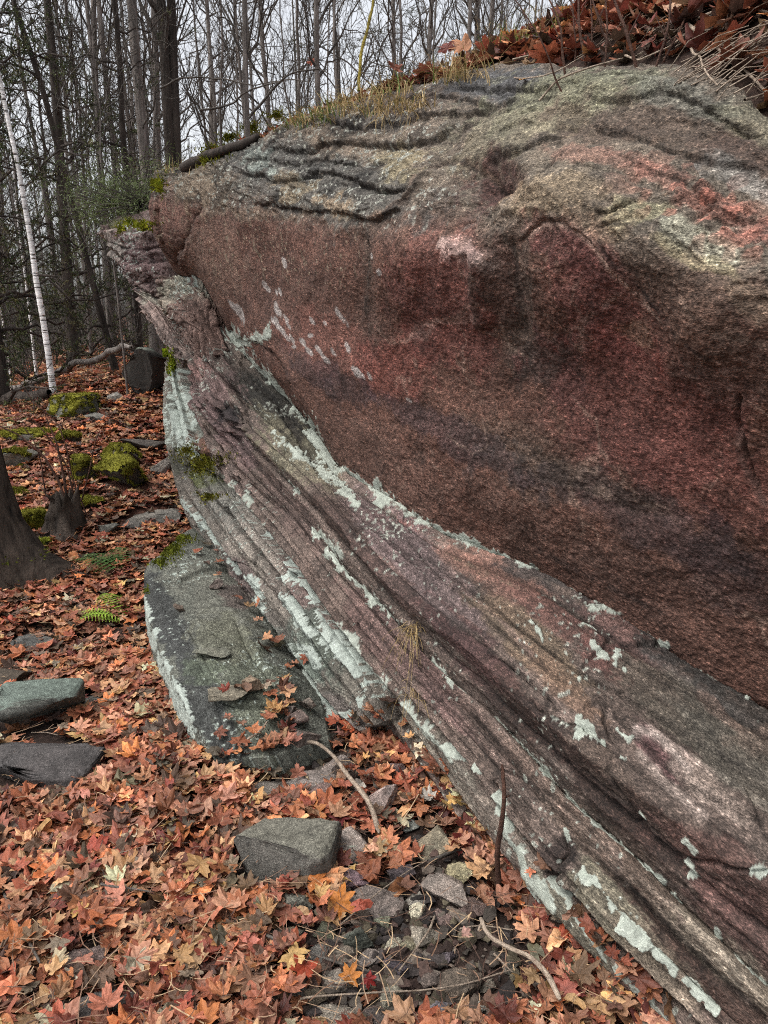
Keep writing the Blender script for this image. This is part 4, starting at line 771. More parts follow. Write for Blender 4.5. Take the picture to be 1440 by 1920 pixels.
 ('stone', 70, 1195, 96, 26, 143, (90,92,90), 'grey stone nearly hidden by leaves left of the bright fern', dict(flat=.2, sink=.35)),
 ('stone_on_slab', 400, 1216, 66, 38, 144, (112,116,98), 'flat oval greenish stone lying on the slab', dict(flat=.16, yaw=.35, box=.85)),
 ('stone_on_slab', 422, 1298, 82, 44, 145, (118,110,88), 'brown angular plate of stone on the lower part of the slab', dict(flat=.24, yaw=.1)),
 ('stone_on_slab', 470, 1280, 46, 42, 146, (150,122,90), 'tan angular stone leaning on the brown plate of stone', dict(flat=.7, tilty=.3)),
 ('stone_on_slab', 404, 1096, 26, 24, 147, (136,116,108), 'small pinkish cube shaped stone at the top of the slab', dict(flat=.7)),
 ('stone_on_slab', 338, 1140, 24, 20, 148, (122,98,80), 'small brown wedge of stone on the dark edge band of the slab', dict(flat=.6, tilty=.4)),
 ('boulder', 237, 893, 108, 66, 149, (84,80,70), 'rounded boulder wrapped in bright yellow green moss, largest of the mossy ones', dict(flat=.62, depthr=.7, moss=1.35, sink=.15, box=.6)),
 ('boulder', 226, 856, 100, 34, 150, (96,84,80), 'mossy ledge of stone just behind the bright mossy boulder', dict(flat=.35, depthr=.6, moss=.95, sink=.1)),
 ('boulder', 160, 888, 48, 52, 151, (80,74,64), 'small mossy boulder touching the left of the bright mossy boulder', dict(flat=1., moss=1.1, sink=.15)),
 ('boulder', 274, 832, 80, 34, 152, (76,68,62), 'dark square edged stone behind the mossy boulders', dict(flat=.3, sink=.2)),
 ('boulder', 306, 880, 32, 52, 153, (120,114,108), 'grey pointed stone leaning between the mossy boulder and the outcrop', dict(flat=1.3, tilty=.5, sink=.1)),
 ('boulder', 148, 762, 96, 46, 154, (96,100,86), 'long grey green boulder with moss, right of the leaning birch foot', dict(flat=.35, moss=.85, sink=.15, yaw=.4)),
 ('boulder', 122, 826, 46, 24, 155, (92,88,74), 'low round moss cushion stone left of the mossy ledge', dict(flat=.45, moss=1.1, sink=.2)),
 ('boulder', 60, 818, 100, 24, 156, (90,84,72), 'long low mossy stone near the left edge', dict(flat=.2, moss=.95, yaw=.35, sink=.15)),
 ('boulder', 34, 862, 66, 44, 157, (104,104,92), 'lichen spotted grey boulder at the left edge', dict(flat=.5, moss=.6, lich=.2, sink=.2)),
 ('boulder', 66, 984, 44, 42, 158, (88,80,66), 'lumpy moss covered stone left of the tree stump', dict(flat=.85, moss=1.4, sink=.15)),
 ('boulder', 76, 1024, 44, 16, 159, (96,92,74), 'little light green mossy stone below the lumpy mossy one', dict(flat=.3, moss=1.2, mossc=(150,156,60))),
 ('boulder', 35, 925, 44, 16, 160, (96,92,74), 'flat mossy stone in the leaves near the trunk at the left edge', dict(flat=.3, moss=1.0)),
 ('boulder', 205, 990, 50, 26, 161, (100,104,96), 'grey wedge shaped stone right of the tree stump', dict(flat=.4, tilty=-.2)),
 ('boulder', 248, 982, 44, 24, 162, (98,96,92), 'flat grey stone between the wedge shaped stone and the outcrop', dict(flat=.3)),
 ('boulder', 290, 962, 100, 34, 163, (112,108,100), 'broad flat grey stone stepping down from the outcrop behind the slab', dict(flat=.2, sink=.3)),
 ('boulder', 185, 784, 46, 18, 164, (108,108,100), 'small flat grey stone right of the long grey green boulder', dict(flat=.3)),
 ('boulder', 214, 722, 34, 20, 165, (130,126,118), 'pale grey stone left of the grey sapling', dict(flat=.5)),
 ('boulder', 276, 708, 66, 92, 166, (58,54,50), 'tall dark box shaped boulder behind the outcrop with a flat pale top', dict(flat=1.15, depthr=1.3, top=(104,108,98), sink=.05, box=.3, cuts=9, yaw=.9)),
 ('boulder', 302, 878+0, 20, 60, 167, (110,104,98), 'narrow grey stone hard against the outcrop', dict(flat=1.2, sink=.2)),
 ('boulder', 110, 940, 26, 12, 168, (110,108,60), 'tiny mossy stone right behind the tree stump', dict(flat=.4, moss=1.3)),
 ('boulder', 160, 945, 60, 20, 169, (100,96,66), 'flat mossy stone right of the tree stump', dict(flat=.25, moss=.9)),
 ('boulder', 296, 672, 60, 26, 170, (90,92,60), 'mossy stone touching the top of the dark box shaped boulder', dict(flat=.4, moss=1.2, mossc=(128,144,30))),
]
for (nm, px, py, w, h, sd, cl, lb, kw) in S_: stone(nm, px, py, w, h, sd, cl, lb, 'boulder' if nm == 'boulder' else 'stone', **kw)
# ================================================================= FALLEN LEAVES
half = [(0,1.05),(6,.84),(12,.86),(17,.66),(23,.50),(33,.62),(38,.80),(50,1.0),(56,.80),(64,.80),(70,.60),(77,.50),(92,.62),(101,.76),(110,.78),(120,.56),(140,.44),(162,.34)]
FLAT = .5
def leaf_tmpl(seed, detail=2, kind='maple'):
    r = np.random.default_rng(seed)
    hh = [(a, q*(1+r.normal(0, .05))) for a, q in half]
    if kind == 'simple': hh = [(0,1.),(21,.5),(50,.95),(76,.45),(107,.7),(150,.3)]
    if kind == 'oval': hh = [(0,1.),(15,.8),(35,.55),(60,.42),(90,.38),(130,.42),(160,.5)]
    pts = hh+[(180, .12)]+[(-a, q) for a, q in hh[::-1] if a > 0]
    o = np.array([[q*math.sin(math.radians(a)), q*math.cos(math.radians(a))] for a, q in pts]); n = len(o)
    rings = [np.zeros((1, 2))]+([o*.5] if detail > 1 else [])+[o]; v2 = np.concatenate(rings)
    x, y = v2[:, 0], v2[:, 1]; p = r.uniform(0, 6.28, 6); rad = np.hypot(x, y); a = np.arctan2(x, y)
    z = r.uniform(-.2, .7)*np.abs(x)+r.uniform(-.5, .7)*y*y+r.uniform(-.4, .7)*x*x+.12*np.sin(3.1*x+p[0])+.14*np.sin(4*y+p[1])+.24*rad*rad*np.sin(3*a+p[2])+.16*rad*np.sin(7*a+p[3]); v2 = v2*(1-.18*rad[:, None]*np.clip(z[:, None], 0, 1)); x, y = v2[:, 0], v2[:, 1]
    V = np.stack([x, y, z*FLAT], -1); tr = []
    i = np.arange(n); j = (i+1) % n
    tr.append(np.stack([0*i, 1+i, 1+j], -1)); 
    if detail > 1: tr += [np.stack([1+i, 1+n+i, 1+n+j], -1), np.stack([1+i, 1+n+j, 1+j], -1)]
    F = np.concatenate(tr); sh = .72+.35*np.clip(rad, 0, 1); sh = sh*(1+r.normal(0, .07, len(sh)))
    if detail > 1:   # stalk
        b = len(V); L = r.uniform(.6, 1.0); cx = r.uniform(-.3, .3)
        s = np.array([[-.018, -.1, 0], [.018, -.1, 0], [cx*.4-.012, -.1-L*.5, .05], [cx*.4+.012, -.1-L*.5, .05], [cx, -.1-L, .1]])
        V = np.concatenate([V, s]); F = np.concatenate([F, b+np.array([[0, 1, 3], [0, 3, 2], [2, 3, 4]])]); sh = np.concatenate([sh, np.full(5, .6)])
    return V, F, sh
PAL = np.array([(206,124,78),(190,108,72),(172,98,72),(222,164,120),(206,146,106),(166,84,54),(146,62,42),(118,52,42),(120,84,66),(92,66,54),(212,118,54),(220,166,100),(226,206,176),(130,110,96),(196,136,112),(182,118,96)])
PW = np.array([1.5,1.6,1.5,1.1,1.2,1.2,.9,.5,1.1,1.0,.8,.5,.25,.7,1.2,1.2]); PW = PW/PW.sum()
def rotm(yaw, ax, ang):
    n = len(yaw); cy, sy = np.cos(yaw), np.sin(yaw); Rz = np.zeros((n, 3, 3)); Rz[:, 0, 0] = cy; Rz[:, 0, 1] = -sy; Rz[:, 1, 0] = sy; Rz[:, 1, 1] = cy; Rz[:, 2, 2] = 1
    k = np.stack([np.cos(ax), np.sin(ax), 0*ax], -1); c, s = np.cos(ang), np.sin(ang); K = np.zeros((n, 3, 3))
    K[:, 0, 2] = k[:, 1]; K[:, 1, 2] = -k[:, 0]; K[:, 2, 0] = -k[:, 1]; K[:, 2, 1] = k[:, 0]
    I = np.eye(3)[None]; Rt = I+s[:, None, None]*K+(1-c)[:, None, None]*(K@K); return Rt@Rz
def leaves_mesh(P_, size, colr, tmpls, tilt, extraN=None):
    Vs, Fs, Cs = [], [], []; base = 0; which = rng.integers(0, len(tmpls), len(P_))
    for k, (tv, tf, sh) in enumerate(tmpls):
        m = which == k; n = m.sum()
        if n == 0: continue
        R = rotm(rng.uniform(0, 6.28, n), rng.uniform(0, 6.28, n), tilt[m]); v = (tv[None]*size[m][:, None, None])@R.transpose(0, 2, 1)+P_[m][:, None]
        Vs.append(v.reshape(-1, 3)); Fs.append((tf[None]+(base+np.arange(n)*len(tv))[:, None, None]).reshape(-1, 3)); base += n*len(tv)
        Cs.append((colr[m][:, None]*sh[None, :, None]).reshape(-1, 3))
    return np.concatenate(Vs), np.concatenate(Fs), np.concatenate(Cs)
def pick(n, pal=PAL, w=PW):
    c = lin(pal[rng.choice(len(pal), n, p=w)])*np.array([.72, .74, .62]); c = c*.84+.16*c.mean(1, keepdims=True); return c*np.exp(rng.normal(0, .32, (n, 1)))*(1+rng.normal(0, .05, (n, 3)))
def scatter(n, d0, d1):
    out = []
    while sum(map(len, out)) < n:
        a = rng.uniform(math.radians(-60), math.radians(34), 4*n); d = np.sqrt(rng.uniform(d0*d0, d1*d1, 4*n)); x = d*np.sin(a); y = d*np.cos(a)
        of = .917*x+.4*y; t = -.4*x+.917*y
        ok = (of < np.where(t < 2.75, 1.12, np.where(t < 6.0, .72, 2.2)))
        p = np.stack([x, y], -1)[ok]; z = zlow(p[:, 0], p[:, 1]); q = np.concatenate([p, z[:, None]], 1); px, py, dd = proj(q)
        dens = np.ones(len(q)); dens -= .96*np.exp(-(((px-900)/140)**2+((py-1790)/145)**2)**2)+.93*np.exp(-(((px-725)/165)**2+((py-1800)/165)**2)**2)
        dens -= .8*np.exp(-(((px-640)/95)**2+((py-1470)/100)**2)**2)+.8*np.exp(-(((px-810)/80)**2+((py-1600)/80)**2)**2)+.9*np.exp(-(((px-575)/50)**2+((py-1350)/60)**2)**2)
        dens -= .5*np.clip(fbm(q*np.array([3., 3, 0]), 2), 0, 1)
        for sx_, sy_, sr_ in STN: dens = np.where((q[:, 0]-sx_)**2+((q[:, 1]-sy_)*1.15)**2 < sr_**2, dens*.06, dens)
        out.append(q[rng.uniform(0, 1, len(q)) < dens])
    return np.concatenate(out)[:n]
TM_NEAR = [leaf_tmpl(s, 2) for s in range(10)]
FLAT = 1.0
TM_NEAR += [leaf_tmpl(s, 2) for s in (21, 22)]+[leaf_tmpl(s, 2, 'oval') for s in (40, 41)]
FLAT = .5
TM_MID = [leaf_tmpl(s, 1) for s in range(8)]; TM_FAR = [leaf_tmpl(s, 1, 'simple') for s in range(5)]
def litter(name, sets):
    Vs, Fs, Cs = [], [], []; b = 0
    for (p, sz, cl, tm, tl) in sets:
        v, f, c = leaves_mesh(p, sz, cl, tm, tl); Vs.append(v); Fs.append(f+b); Cs.append(c); b += len(v)
    return mesh_data(name, np.concatenate(Vs), tris=np.concatenate(Fs), cols=np.concatenate(Cs), mat=M_LEAF, smooth=False)
sets = []
for (n, d0, d1, tm, s0, lift) in [(8600, .9, 2.6, TM_NEAR, .044, .05), (13500, 2.6, 4.6, TM_MID, .044, .045), (19000, 4.6, 8, TM_MID, .048, .045), (38000, 8, 19, TM_FAR, .064, .04)]:
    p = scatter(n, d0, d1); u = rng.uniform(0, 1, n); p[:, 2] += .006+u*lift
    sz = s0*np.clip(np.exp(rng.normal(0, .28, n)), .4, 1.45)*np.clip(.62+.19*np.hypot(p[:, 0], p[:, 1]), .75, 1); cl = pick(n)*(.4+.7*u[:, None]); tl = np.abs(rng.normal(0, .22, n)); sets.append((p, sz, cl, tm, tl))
q_ = []
for (ax_, ay_, bx_, by_, sp_, m_) in [(520,1290,560,1400,26,26),(420,1320,520,1400,30,12),(745,1335,900,1560,14,60),(900,1560,1250,1920,14,110),(640,1375,740,1340,12,30),(385,1425,560,1405,10,40),(440,1100,560,1280,14,14),(345,1010,420,1090,16,10),(300,900,345,960,10,14)]:
    for _ in range(m_):
        tq = rng.random(); hp_, hn_ = hit(ax_+(bx_-ax_)*tq+rng.normal(0, sp_), ay_+(by_-ay_)*tq+rng.normal(0, sp_))
        if hn_[2] > .35: q_.append(hp_+np.array([0, 0, .012+.02*rng.random()]))
q_ = np.array(q_); nq = len(q_); sets.append((q_, .034*np.exp(rng.normal(0, .3, nq)), pick(nq)*rng.uniform(.6, 1.1, (nq, 1)), TM_NEAR, np.abs(rng.normal(0, .4, nq))))
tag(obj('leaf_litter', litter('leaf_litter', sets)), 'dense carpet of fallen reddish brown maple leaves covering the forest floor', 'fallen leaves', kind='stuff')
# leaves lying on the hillside above the rock
def scat_hill(n, t0, t1, o1, pw=1.0):
    t = rng.uniform(t0, t1, n); o = .03+(o1)*rng.uniform(0, 1, n)**pw; ox, _ = prof(t); of = ox+o; x = -.4*t+.917*of; y = .917*t+.4*of
    return np.stack([x, y, hill(x, y)[0]], -1)
sets = []
PALH = np.array([(176,100,70),(158,84,62),(196,134,100),(138,66,52),(206,156,122),(104,80,70),(84,62,54),(190,122,68)]); PWH = np.array([1.3,1.2,1,1,.6,1.2,1.2,.5]); PWH /= PWH.sum()
for (n, a, b, o1, tm, s0) in [(3800, .7, 2.6, 1.7, TM_NEAR, .045), (2200, 2.6, 5.2, 1.0, TM_NEAR, .036), (9000, 5.5, 18, 9, TM_FAR, .06)]:
    p = scat_hill(n, a, b, o1, 1.0); u = rng.uniform(0, 1, n); p[:, 2] += .008+u*.05
    if a == .7:
        keep = rng.uniform(0, 1, n) < .75+.25*sm(.12, .35, (p@OD)-prof(p@SD)[0]); p = p[keep]; u = u[keep]; n = len(p)
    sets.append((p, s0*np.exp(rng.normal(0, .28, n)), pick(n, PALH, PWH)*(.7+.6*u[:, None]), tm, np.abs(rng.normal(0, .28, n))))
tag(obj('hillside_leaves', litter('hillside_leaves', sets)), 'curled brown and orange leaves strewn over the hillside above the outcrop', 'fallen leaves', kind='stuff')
# loose grit: uncountable chips
V_, F_, C_l = [], [], []; b = 0
shapes = [stone_shape(900+k, ICV2, 14, .5) for k in range(10)]
n = 2000; cx_ = np.concatenate([rng.normal(710, 110, 1000), rng.normal(850, 130, 550), rng.normal(620, 70, 300), rng.uniform(250, 1100, 150)]); cy_ = np.concatenate([rng.normal(1780, 100, 1000), rng.normal(1700, 130, 550), rng.normal(1450, 60, 300), rng.uniform(1300, 1915, 150)])
for k in range(n):
    g = glow(cx_[k], min(cy_[k], 1990)); s = .003+.02*rng.random()**3.0; q = shapes[k % 10]*s*np.array([1.2, 1, .55*rng.uniform(.6, 1.3)])
    a, e = rng.uniform(0, 6.28), rng.normal(0, .4); ca, sa = math.cos(a), math.sin(a); ce, se = math.cos(e), math.sin(e)
    q = q@np.array([[1, 0, 0], [0, ce, -se], [0, se, ce]]).T@np.array([[ca, -sa, 0], [sa, ca, 0], [0, 0, 1]]).T
    V_.append(q+g+np.array([0, 0, s*.3+.004])); F_.append(ICF2+b); b += len(q); c = lin([(96,88,80),(110,98,88),(80,64,58),(98,90,74),(62,56,54)][k % 5])*rng.uniform(.25, .9); C_l.append(np.tile(c, (len(q), 1)))
tag(obj('gravel', mesh_data('gravel', np.concatenate(V_), tris=np.concatenate(F_), cols=np.concatenate(C_l), mat=M_GRAVEL, smooth=False)), 'loose grit and small stone chips over dark soil at the foot of the outcrop', 'gravel', kind='stuff')

# dead grass stems and twig bits in the litter
n = 1500; ppx = rng.uniform(-20, 1150, n); ppy = rng.uniform(1120, 1960, n); G0 = np.array([glow(a, b) for a, b in zip(ppx, ppy)]); ok = (G0@OD < 1.12); G0 = G0[ok]; n = len(G0)
az = rng.uniform(0, 6.28, n); L = .02+.11*rng.random(n)**2; d = np.stack([np.cos(az), np.sin(az), rng.normal(0, .14, n)], -1)*L[:, None]; bend = np.cross(d, [0, 0, 1.])*rng.normal(0, .18, (n, 1))
s_ = np.linspace(-.5, .5, 4); pth = (G0+np.array([0, 0, .03])+rng.uniform(0, .04, (n, 1))*np.array([0, 0, 1.]))[:, None]+s_[None, :, None]*d[:, None]+(s_**2)[None, :, None]*bend[:, None]*2
sd = np.cross(d, [0, 0, 1.]); sd /= np.linalg.norm(sd, axis=1, keepdims=True)+1e-9; w = rng.uniform(.0005, .0015, n)
V = np.stack([pth-sd[:, None]*w[:, None, None], pth+sd[:, None]*w[:, None, None]], 2).reshape(-1, 3); i = np.arange(n*8).reshape(n, 4, 2); Fq = np.stack([i[:, :-1, 0], i[:, :-1, 1], i[:, 1:, 1], i[:, 1:, 0]], -1).reshape(-1, 4)
cc_ = lin(np.array([(176,150,118),(120,92,74),(84,64,54),(150,124,100)]))[rng.integers(0, 4, n)]
tag(obj('dead_stalks', mesh_data('dead_stalks', V, quads=Fq, cols=np.repeat(cc_, 8, 0), mat=M_LEAF)), 'thin dead stalks and twig bits mixed into the leaf litter', 'dead stalks', kind='stuff')
# ================================================================= STICKS, STEMS, TREES
def tubes(paths, radii, sides=6):
    """paths (N,K,3), radii (N,K) -> V, quads"""
    paths = np.asarray(paths, float); N_, K = paths.shape[:2]; t = np.gradient(paths, axis=1); t /= np.linalg.norm(t, axis=-1, keepdims=True)+1e-9
    ref = np.where(np.abs(t[:, :1, 2:3]) > .8, np.array([1., .1, 0]), np.array([.1, .1, 1.])); ref = np.repeat(ref, K, 1)
    a = np.cross(t, ref); a /= np.linalg.norm(a, axis=-1, keepdims=True)+1e-9; b = np.cross(t, a)
    th = np.arange(sides)*2*math.pi/sides
    V = paths[:, :, None]+np.asarray(radii)[:, :, None, None]*(np.cos(th)[None, None, :, None]*a[:, :, None]+np.sin(th)[None, None, :, None]*b[:, :, None])
    i = np.arange(N_*K*sides).reshape(N_, K, sides); j = np.roll(i, -1, 2)
    return V.reshape(-1, 3), np.stack([i[:, :-1], j[:, :-1], j[:, 1:], i[:, 1:]], -1).reshape(-1, 4)
def one_tube(pts, r0, r1, n=30, sides=10, knots=0, seed=0, wob=.0):
    pts = np.array(pts, float); q = np.concatenate([[0], np.cumsum(np.linalg.norm(np.diff(pts, axis=0), axis=1))]); u = np.linspace(0, q[-1], n); p = cr(pts, q, u)
    if wob: p = p+wob*np.stack([fbm(np.stack([u*6+seed, 0*u+k*7, 0*u], -1), 3) for k in range(3)], -1)
    s = u/q[-1]; r = (r0*(1-s)+r1*s)*(1+.16*fbm(np.stack([u*14+seed, 0*u, 0*u], -1), 2)); r[-1] *= .5
    return tubes(p[None], r[None], sides)
def join(parts):
    V, F, b = [], [], 0
    for v, f in parts: V.append(v); F.append(f+b); b += len(v)
    return np.concatenate(V), np.concatenate(F)
def thing_tube(name, pts, r0, r1, mat, label, cat, group=None, side=(), **k):
    """one stick or stem, with side twigs given as (pts, r0, r1)"""
    pl = [one_tube(pts, r0, r1, **k)]+[one_tube(p, a, b, n=12, sides=6, wob=.003, seed=j) for j, (p, a, b) in enumerate(side)]
    V, F = join(pl); loc = np.array(pts[0]); o = obj(name, mesh_data(name, V-loc, quads=F, mat=mat), None, tuple(loc)); return tag(o, label, cat, group)
def on(px, py, up=.0): p, n = hit(px, py); return p+np.array([0, 0, up])
def pt(px, py, d): return P(px, py, d)
# --- sticks on the ground
def gstick(pix, r0, r1, mat, label, up=.03, seed=1, side=(), name='stick'):
    pts = [on(x, y, up if not isinstance(up, (list, tuple)) else up[i]) for i, (x, y) in enumerate(pix)]
    sd = [([on(x, y, u) for x, y, u in s], a, b) for s, a, b in side]
    return thing_tube(name, pts, r0, r1, mat, label, 'stick', side=sd, seed=seed, wob=.006, n=36)
gstick([(455,1418),(490,1440),(530,1446),(580,1440),(620,1462),(655,1508),(690,1555),(712,1590)], .005, .008, M_STICK, 'pale bent stick arching between the slab and the pinkish upright stone', [.05,.08,.09,.10,.10,.10,.09,.05])
gstick([(898,1768),(912,1800),(950,1825),(990,1845),(1020,1875),(1048,1925)], .0045, .006, M_STICK, 'pale grey hooked stick near the bottom beside the foot of the outcrop', .07, 2, side=[([(898,1768,.04),(904,1762,.06)], .004, .003), ([(925,1812,.04),(960,1835,.02)], .003, .0015)])
gstick([(745,1850),(775,1810),(805,1770),(815,1742)], .0022, .0028, M_STICK, 'straight thin tan twig slanting across the grit', .04, 3)
gstick([(485,1778),(530,1800),(580,1820),(640,1842),(700,1856)], .004, .0025, M_TWIG, 'long grey brown twig across leaves at the lower centre', .05, 4)
gstick([(560,1900),(650,1892),(780,1885),(880,1870),(960,1845)], .0025, .0015, M_STICK, 'long straw coloured twig lying along the bottom edge', .04, 5)
gstick([(0,1672),(22,1725),(45,1775),(78,1840)], .004, .003, M_TWIG, 'thin brown twig leaning in the leaves at the lower left edge', .05, 6)
gstick([(195,1690),(215,1695),(250,1700),(282,1706)], .004, .002, M_TWIG, 'short forked dark twig on top of the leaves at the lower left', .055, 7, side=[([(215,1695,.055),(200,1672,.06),(197,1662,.06)], .002, .001)])
gstick([(180,1650),(205,1640),(300,1610)], .0015, .001, M_STICK, 'hair thin straw lying over the leaves at the left', .06, 8)
gstick([(640,1755),(690,1712),(745,1668),(800,1635)], .0016, .0014, M_STICK, 'thin pale straw pointing to the bare soil', .04, 9)
gstick([(800,1632),(850,1612),(888,1604)], .005, .004, M_TWIG, 'short thick brown stick left of the upright brown stick', .03, 10)
gstick([(60,1378),(85,1378),(110,1384)], .002, .0015, M_STICK, 'thin pale straw lying on the dark mauve slab', .012, 11)
gstick([(860,1760),(900,1755),(960,1762)], .002, .0015, M_STICK, 'pale straight twig on the black soil above the hooked stick', .03, 12)
gstick([(60,1010),(95,1005),(112,980),(120,950),(122,935)], .008, .006, M_STICK, 'grey curved root stick leaning against the tree stump', .03, 13)
gstick([(465,1400),(488,1385),(502,1368)], .004, .003, M_STICK, 'grey stick end propped at the foot of the slab', .03, 14)
# upright brown stick in front of the outcrop
dh = lambda x, y: min((on(x+k, y)-CAMP)@FWD for k in (-20, 0, 20)); d0 = min(dh(936, 1640), dh(934, 1600)+.05)-.05
b0 = pt(936, 1642, d0); thing_tube('upright_stick', [b0-np.array([0, 0, .06]), pt(934,1590,min(d0, dh(934,1590)-.04)), pt(942,1540,min(d0, dh(942,1540)-.04)), pt(946,1490,min(d0, dh(946,1490)-.04)), pt(942,1434,min(d0, dh(942,1434)-.04))], .009, .0045, M_STEM, 'upright brown stick standing in leaves against the foot of the outcrop', 'stick', seed=5, wob=.003, side=[([pt(946,1495,d0-.05), pt(957,1490,d0-.06)], .004, .002)])
# weathered branch on the far top of the outcrop
thing_tube('fallen_branch', [on(345,322,.02), on(375,308,.03), on(410,297,.03), on(450,283,.03), on(486,264,.03)], .03, .02, M_BARKD, 'dark fallen branch lying along the top rim at the far left of the outcrop', 'branch', seed=9, wob=.01)
# bent grey branches arching over the rim
for k, (pp, r, lb) in enumerate([([(470,225,3.9),(500,180,3.85),(540,140,3.8),(590,128,3.8),(620,140,3.75)], .008, 'grey arching branch over the rim, nearest the far branch'), ([(300,165,5),(340,145,4.95),(420,150,4.9),(480,160,4.8),(540,150,4.8)], .007, 'thin grey horizontal branch crossing in front of the forked trunk'), ([(375,205,4.6),(430,195,4.6),(470,172,4.5),(520,155,4.4),(580,150,4.3)], .007, 'grey kinked branch just above the mossy rim')]):
    thing_tube('arching_branch', [pt(*q) for q in pp], r, r*.35, M_TWIG, lb, 'branch', seed=20+k, wob=.02, side=[([pt(*pp[2]), pt(pp[2][0]+30, pp[2][1]-50, pp[2][2])], r*.5, r*.15), ([pt(*pp[3]), pt(pp[3][0]-20, pp[3][1]+50, pp[3][2]+.1)], r*.5, r*.15)])
# --- stems rising from the hillside, top right
STM = [((1065,135),(1050,70),(1020,-30),.0035),((1075,120),(1078,50),(1070,-40),.003),((1105,118),(1092,60),(1085,-40),.0045),((1118,112),(1112,60),(1108,-40),.003),((1135,128),(1140,60),(1132,-40),.003),((1205,125),(1178,70),(1140,-40),.005),((1225,128),(1250,70),(1262,-30),.0035),
       ((1215,118),(1270,60),(1330,-30),.004),((1235,125),(1262,80),(1300,-20),.003),((1255,85),(1262,30),(1230,-40),.004),((1200,45),(1202,10),(1205,-40),.003),((1165,90),(1120,40),(1100,-40),.003),((1290,60),(1300,20),(1350,-40),.0035),((1350,40),(1390,5),(1430,-40),.003),((1060,170),(1000,60),(960,-10),.0025)]
for k, (a, b, c, r) in enumerate(STM):
    q = on(a[0], a[1]); d = (q-CAMP)@FWD; cnt = ['thin', 'slender', 'wiry'][k % 3]
    lb = ['leftmost bare stem beside the grey rock shelf', 'straight stem second from the left in the cluster', 'thick dark stem in the middle of the left cluster', 'short spaced stem right of the thick dark one', 'stem at the right side of the left cluster', 'thickest stem leaning left above the highest knob', 'stem leaning right from the knob of the outcrop', 'long stem slanting right across the big red leaves', 'thin stem crossing the long slanting stem', 'stem rising among red leaves at the top edge', 'short upright stem at the very top edge', 'faint stem leaning left at the top edge', 'stem slanting right from the dark leaf pile', 'rightmost stem near the top right corner', 'long wiry stem leaning far left over green grass'][k]
    thing_tube('bramble', [q-np.array([0, 0, .03]), pt(b[0], b[1], d+.02), pt(c[0], c[1], d+.1)], r, r*.6, M_STEM, lb, 'bramble', group='bare brambles above the outcrop', seed=50+k, wob=.012, side=[([pt(b[0], b[1], d+.02), pt(b[0]+(24 if k % 2 else -24), b[1]-50, d+.05)], r*.6, r*.3)])
# long pale twigs lying over the rock's top right
for k, (pp, r, lb) in enumerate([([(1285,65),(1330,100),(1380,145),(1440,200)], .0045, 'long pale twig slanting down to the right edge above the outcrop'), ([(1010,205),(1040,172),(1090,152),(1165,128)], .003, 'thin pale twig lying over the rock shelf left of the knob'),
    ([(960,128),(1020,112),(1070,102),(1110,92)], .003, 'pale twig lying on the upper rock shelf'), ([(1160,118),(1210,128),(1255,112),(1310,68)], .003, 'curved twig behind the knob'), ([(960,160),(990,166),(1030,160),(1100,120)], .0022, 'wiry twig hooked over the grey shelf'), ([(1300,62),(1350,42),(1400,40),(1440,48)], .004, 'pale twig across the leaves near the right corner'),
    ([(1395,215),(1440,200)], .003, 'short pale twig at the right edge over the rock'), ([(1290,110),(1320,150),(1345,182)], .003, 'knobbly twig dropping to the right shoulder of the knob')]):
    thing_tube('fallen_twig', [on(x, y, .025) for x, y in pp], r, r*.6, M_STICK, lb, 'twig', group='pale twigs on top of the outcrop', seed=80+k, wob=.01)
# dense tangle of dry stalks
pa = []; 
for k in range(260):
    x = rng.uniform(960, 1440); y = rng.uniform(20, 120)+(x > 1250)*rng.uniform(0, 90); q = on(x, y, .01); a = rng.uniform(-1.3, .5); L = rng.uniform(.06, .28); up = rng.uniform(0, .5)
    d = np.array([math.cos(a), math.sin(a)*.6, up]); m = q+d*L*.5+np.array([0, 0, .02]); pa.append(np.stack([q, q+(m-q)*.5, m, q+d*L]))
V, F = tubes(np.array(pa), np.linspace(.0018, .0008, 4)[None].repeat(len(pa), 0), 4)
tag(obj('dry_stalks', mesh_data('dry_stalks', V, quads=F, mat=M_STICK)), 'tangle of dry pale stalks on the dark leaf mould above the outcrop', 'dry stalks', kind='stuff')
# --- grass on the rim
def blades(bases, L, lean, colr, w=.0022, K=5, droop=.5):
    n = len(bases); az = rng.uniform(0, 6.28, n); dx = np.stack([np.cos(az), np.sin(az), 0*az], -1)*lean[:, None]+LEANV; s = np.linspace(0, 1, K)
    p = bases[:, None]+L[:, None, None]*(s[None, :, None]*np.array([0, 0, 1.])*(1-droop*s[None, :, None]*np.linalg.norm(dx, axis=1)[:, None, None])+s[None, :, None]**1.6*dx[:, None])
    sd = np.stack([-np.sin(az), np.cos(az), 0*az], -1); ww = w*(1-s**1.5*.85); V = np.stack([p-sd[:, None]*ww[None, :, None], p+sd[:, None]*ww[None, :, None]], 2).reshape(-1, 3)
    i = np.arange(n*K*2).reshape(n, K, 2); Fq = np.stack([i[:, :-1, 0], i[:, :-1, 1], i[:, 1:, 1], i[:, 1:, 0]], -1).reshape(-1, 4)
    return V, Fq, np.repeat(colr, K*2, 0)
LEANV = np.array([-.12, -.12, 0])
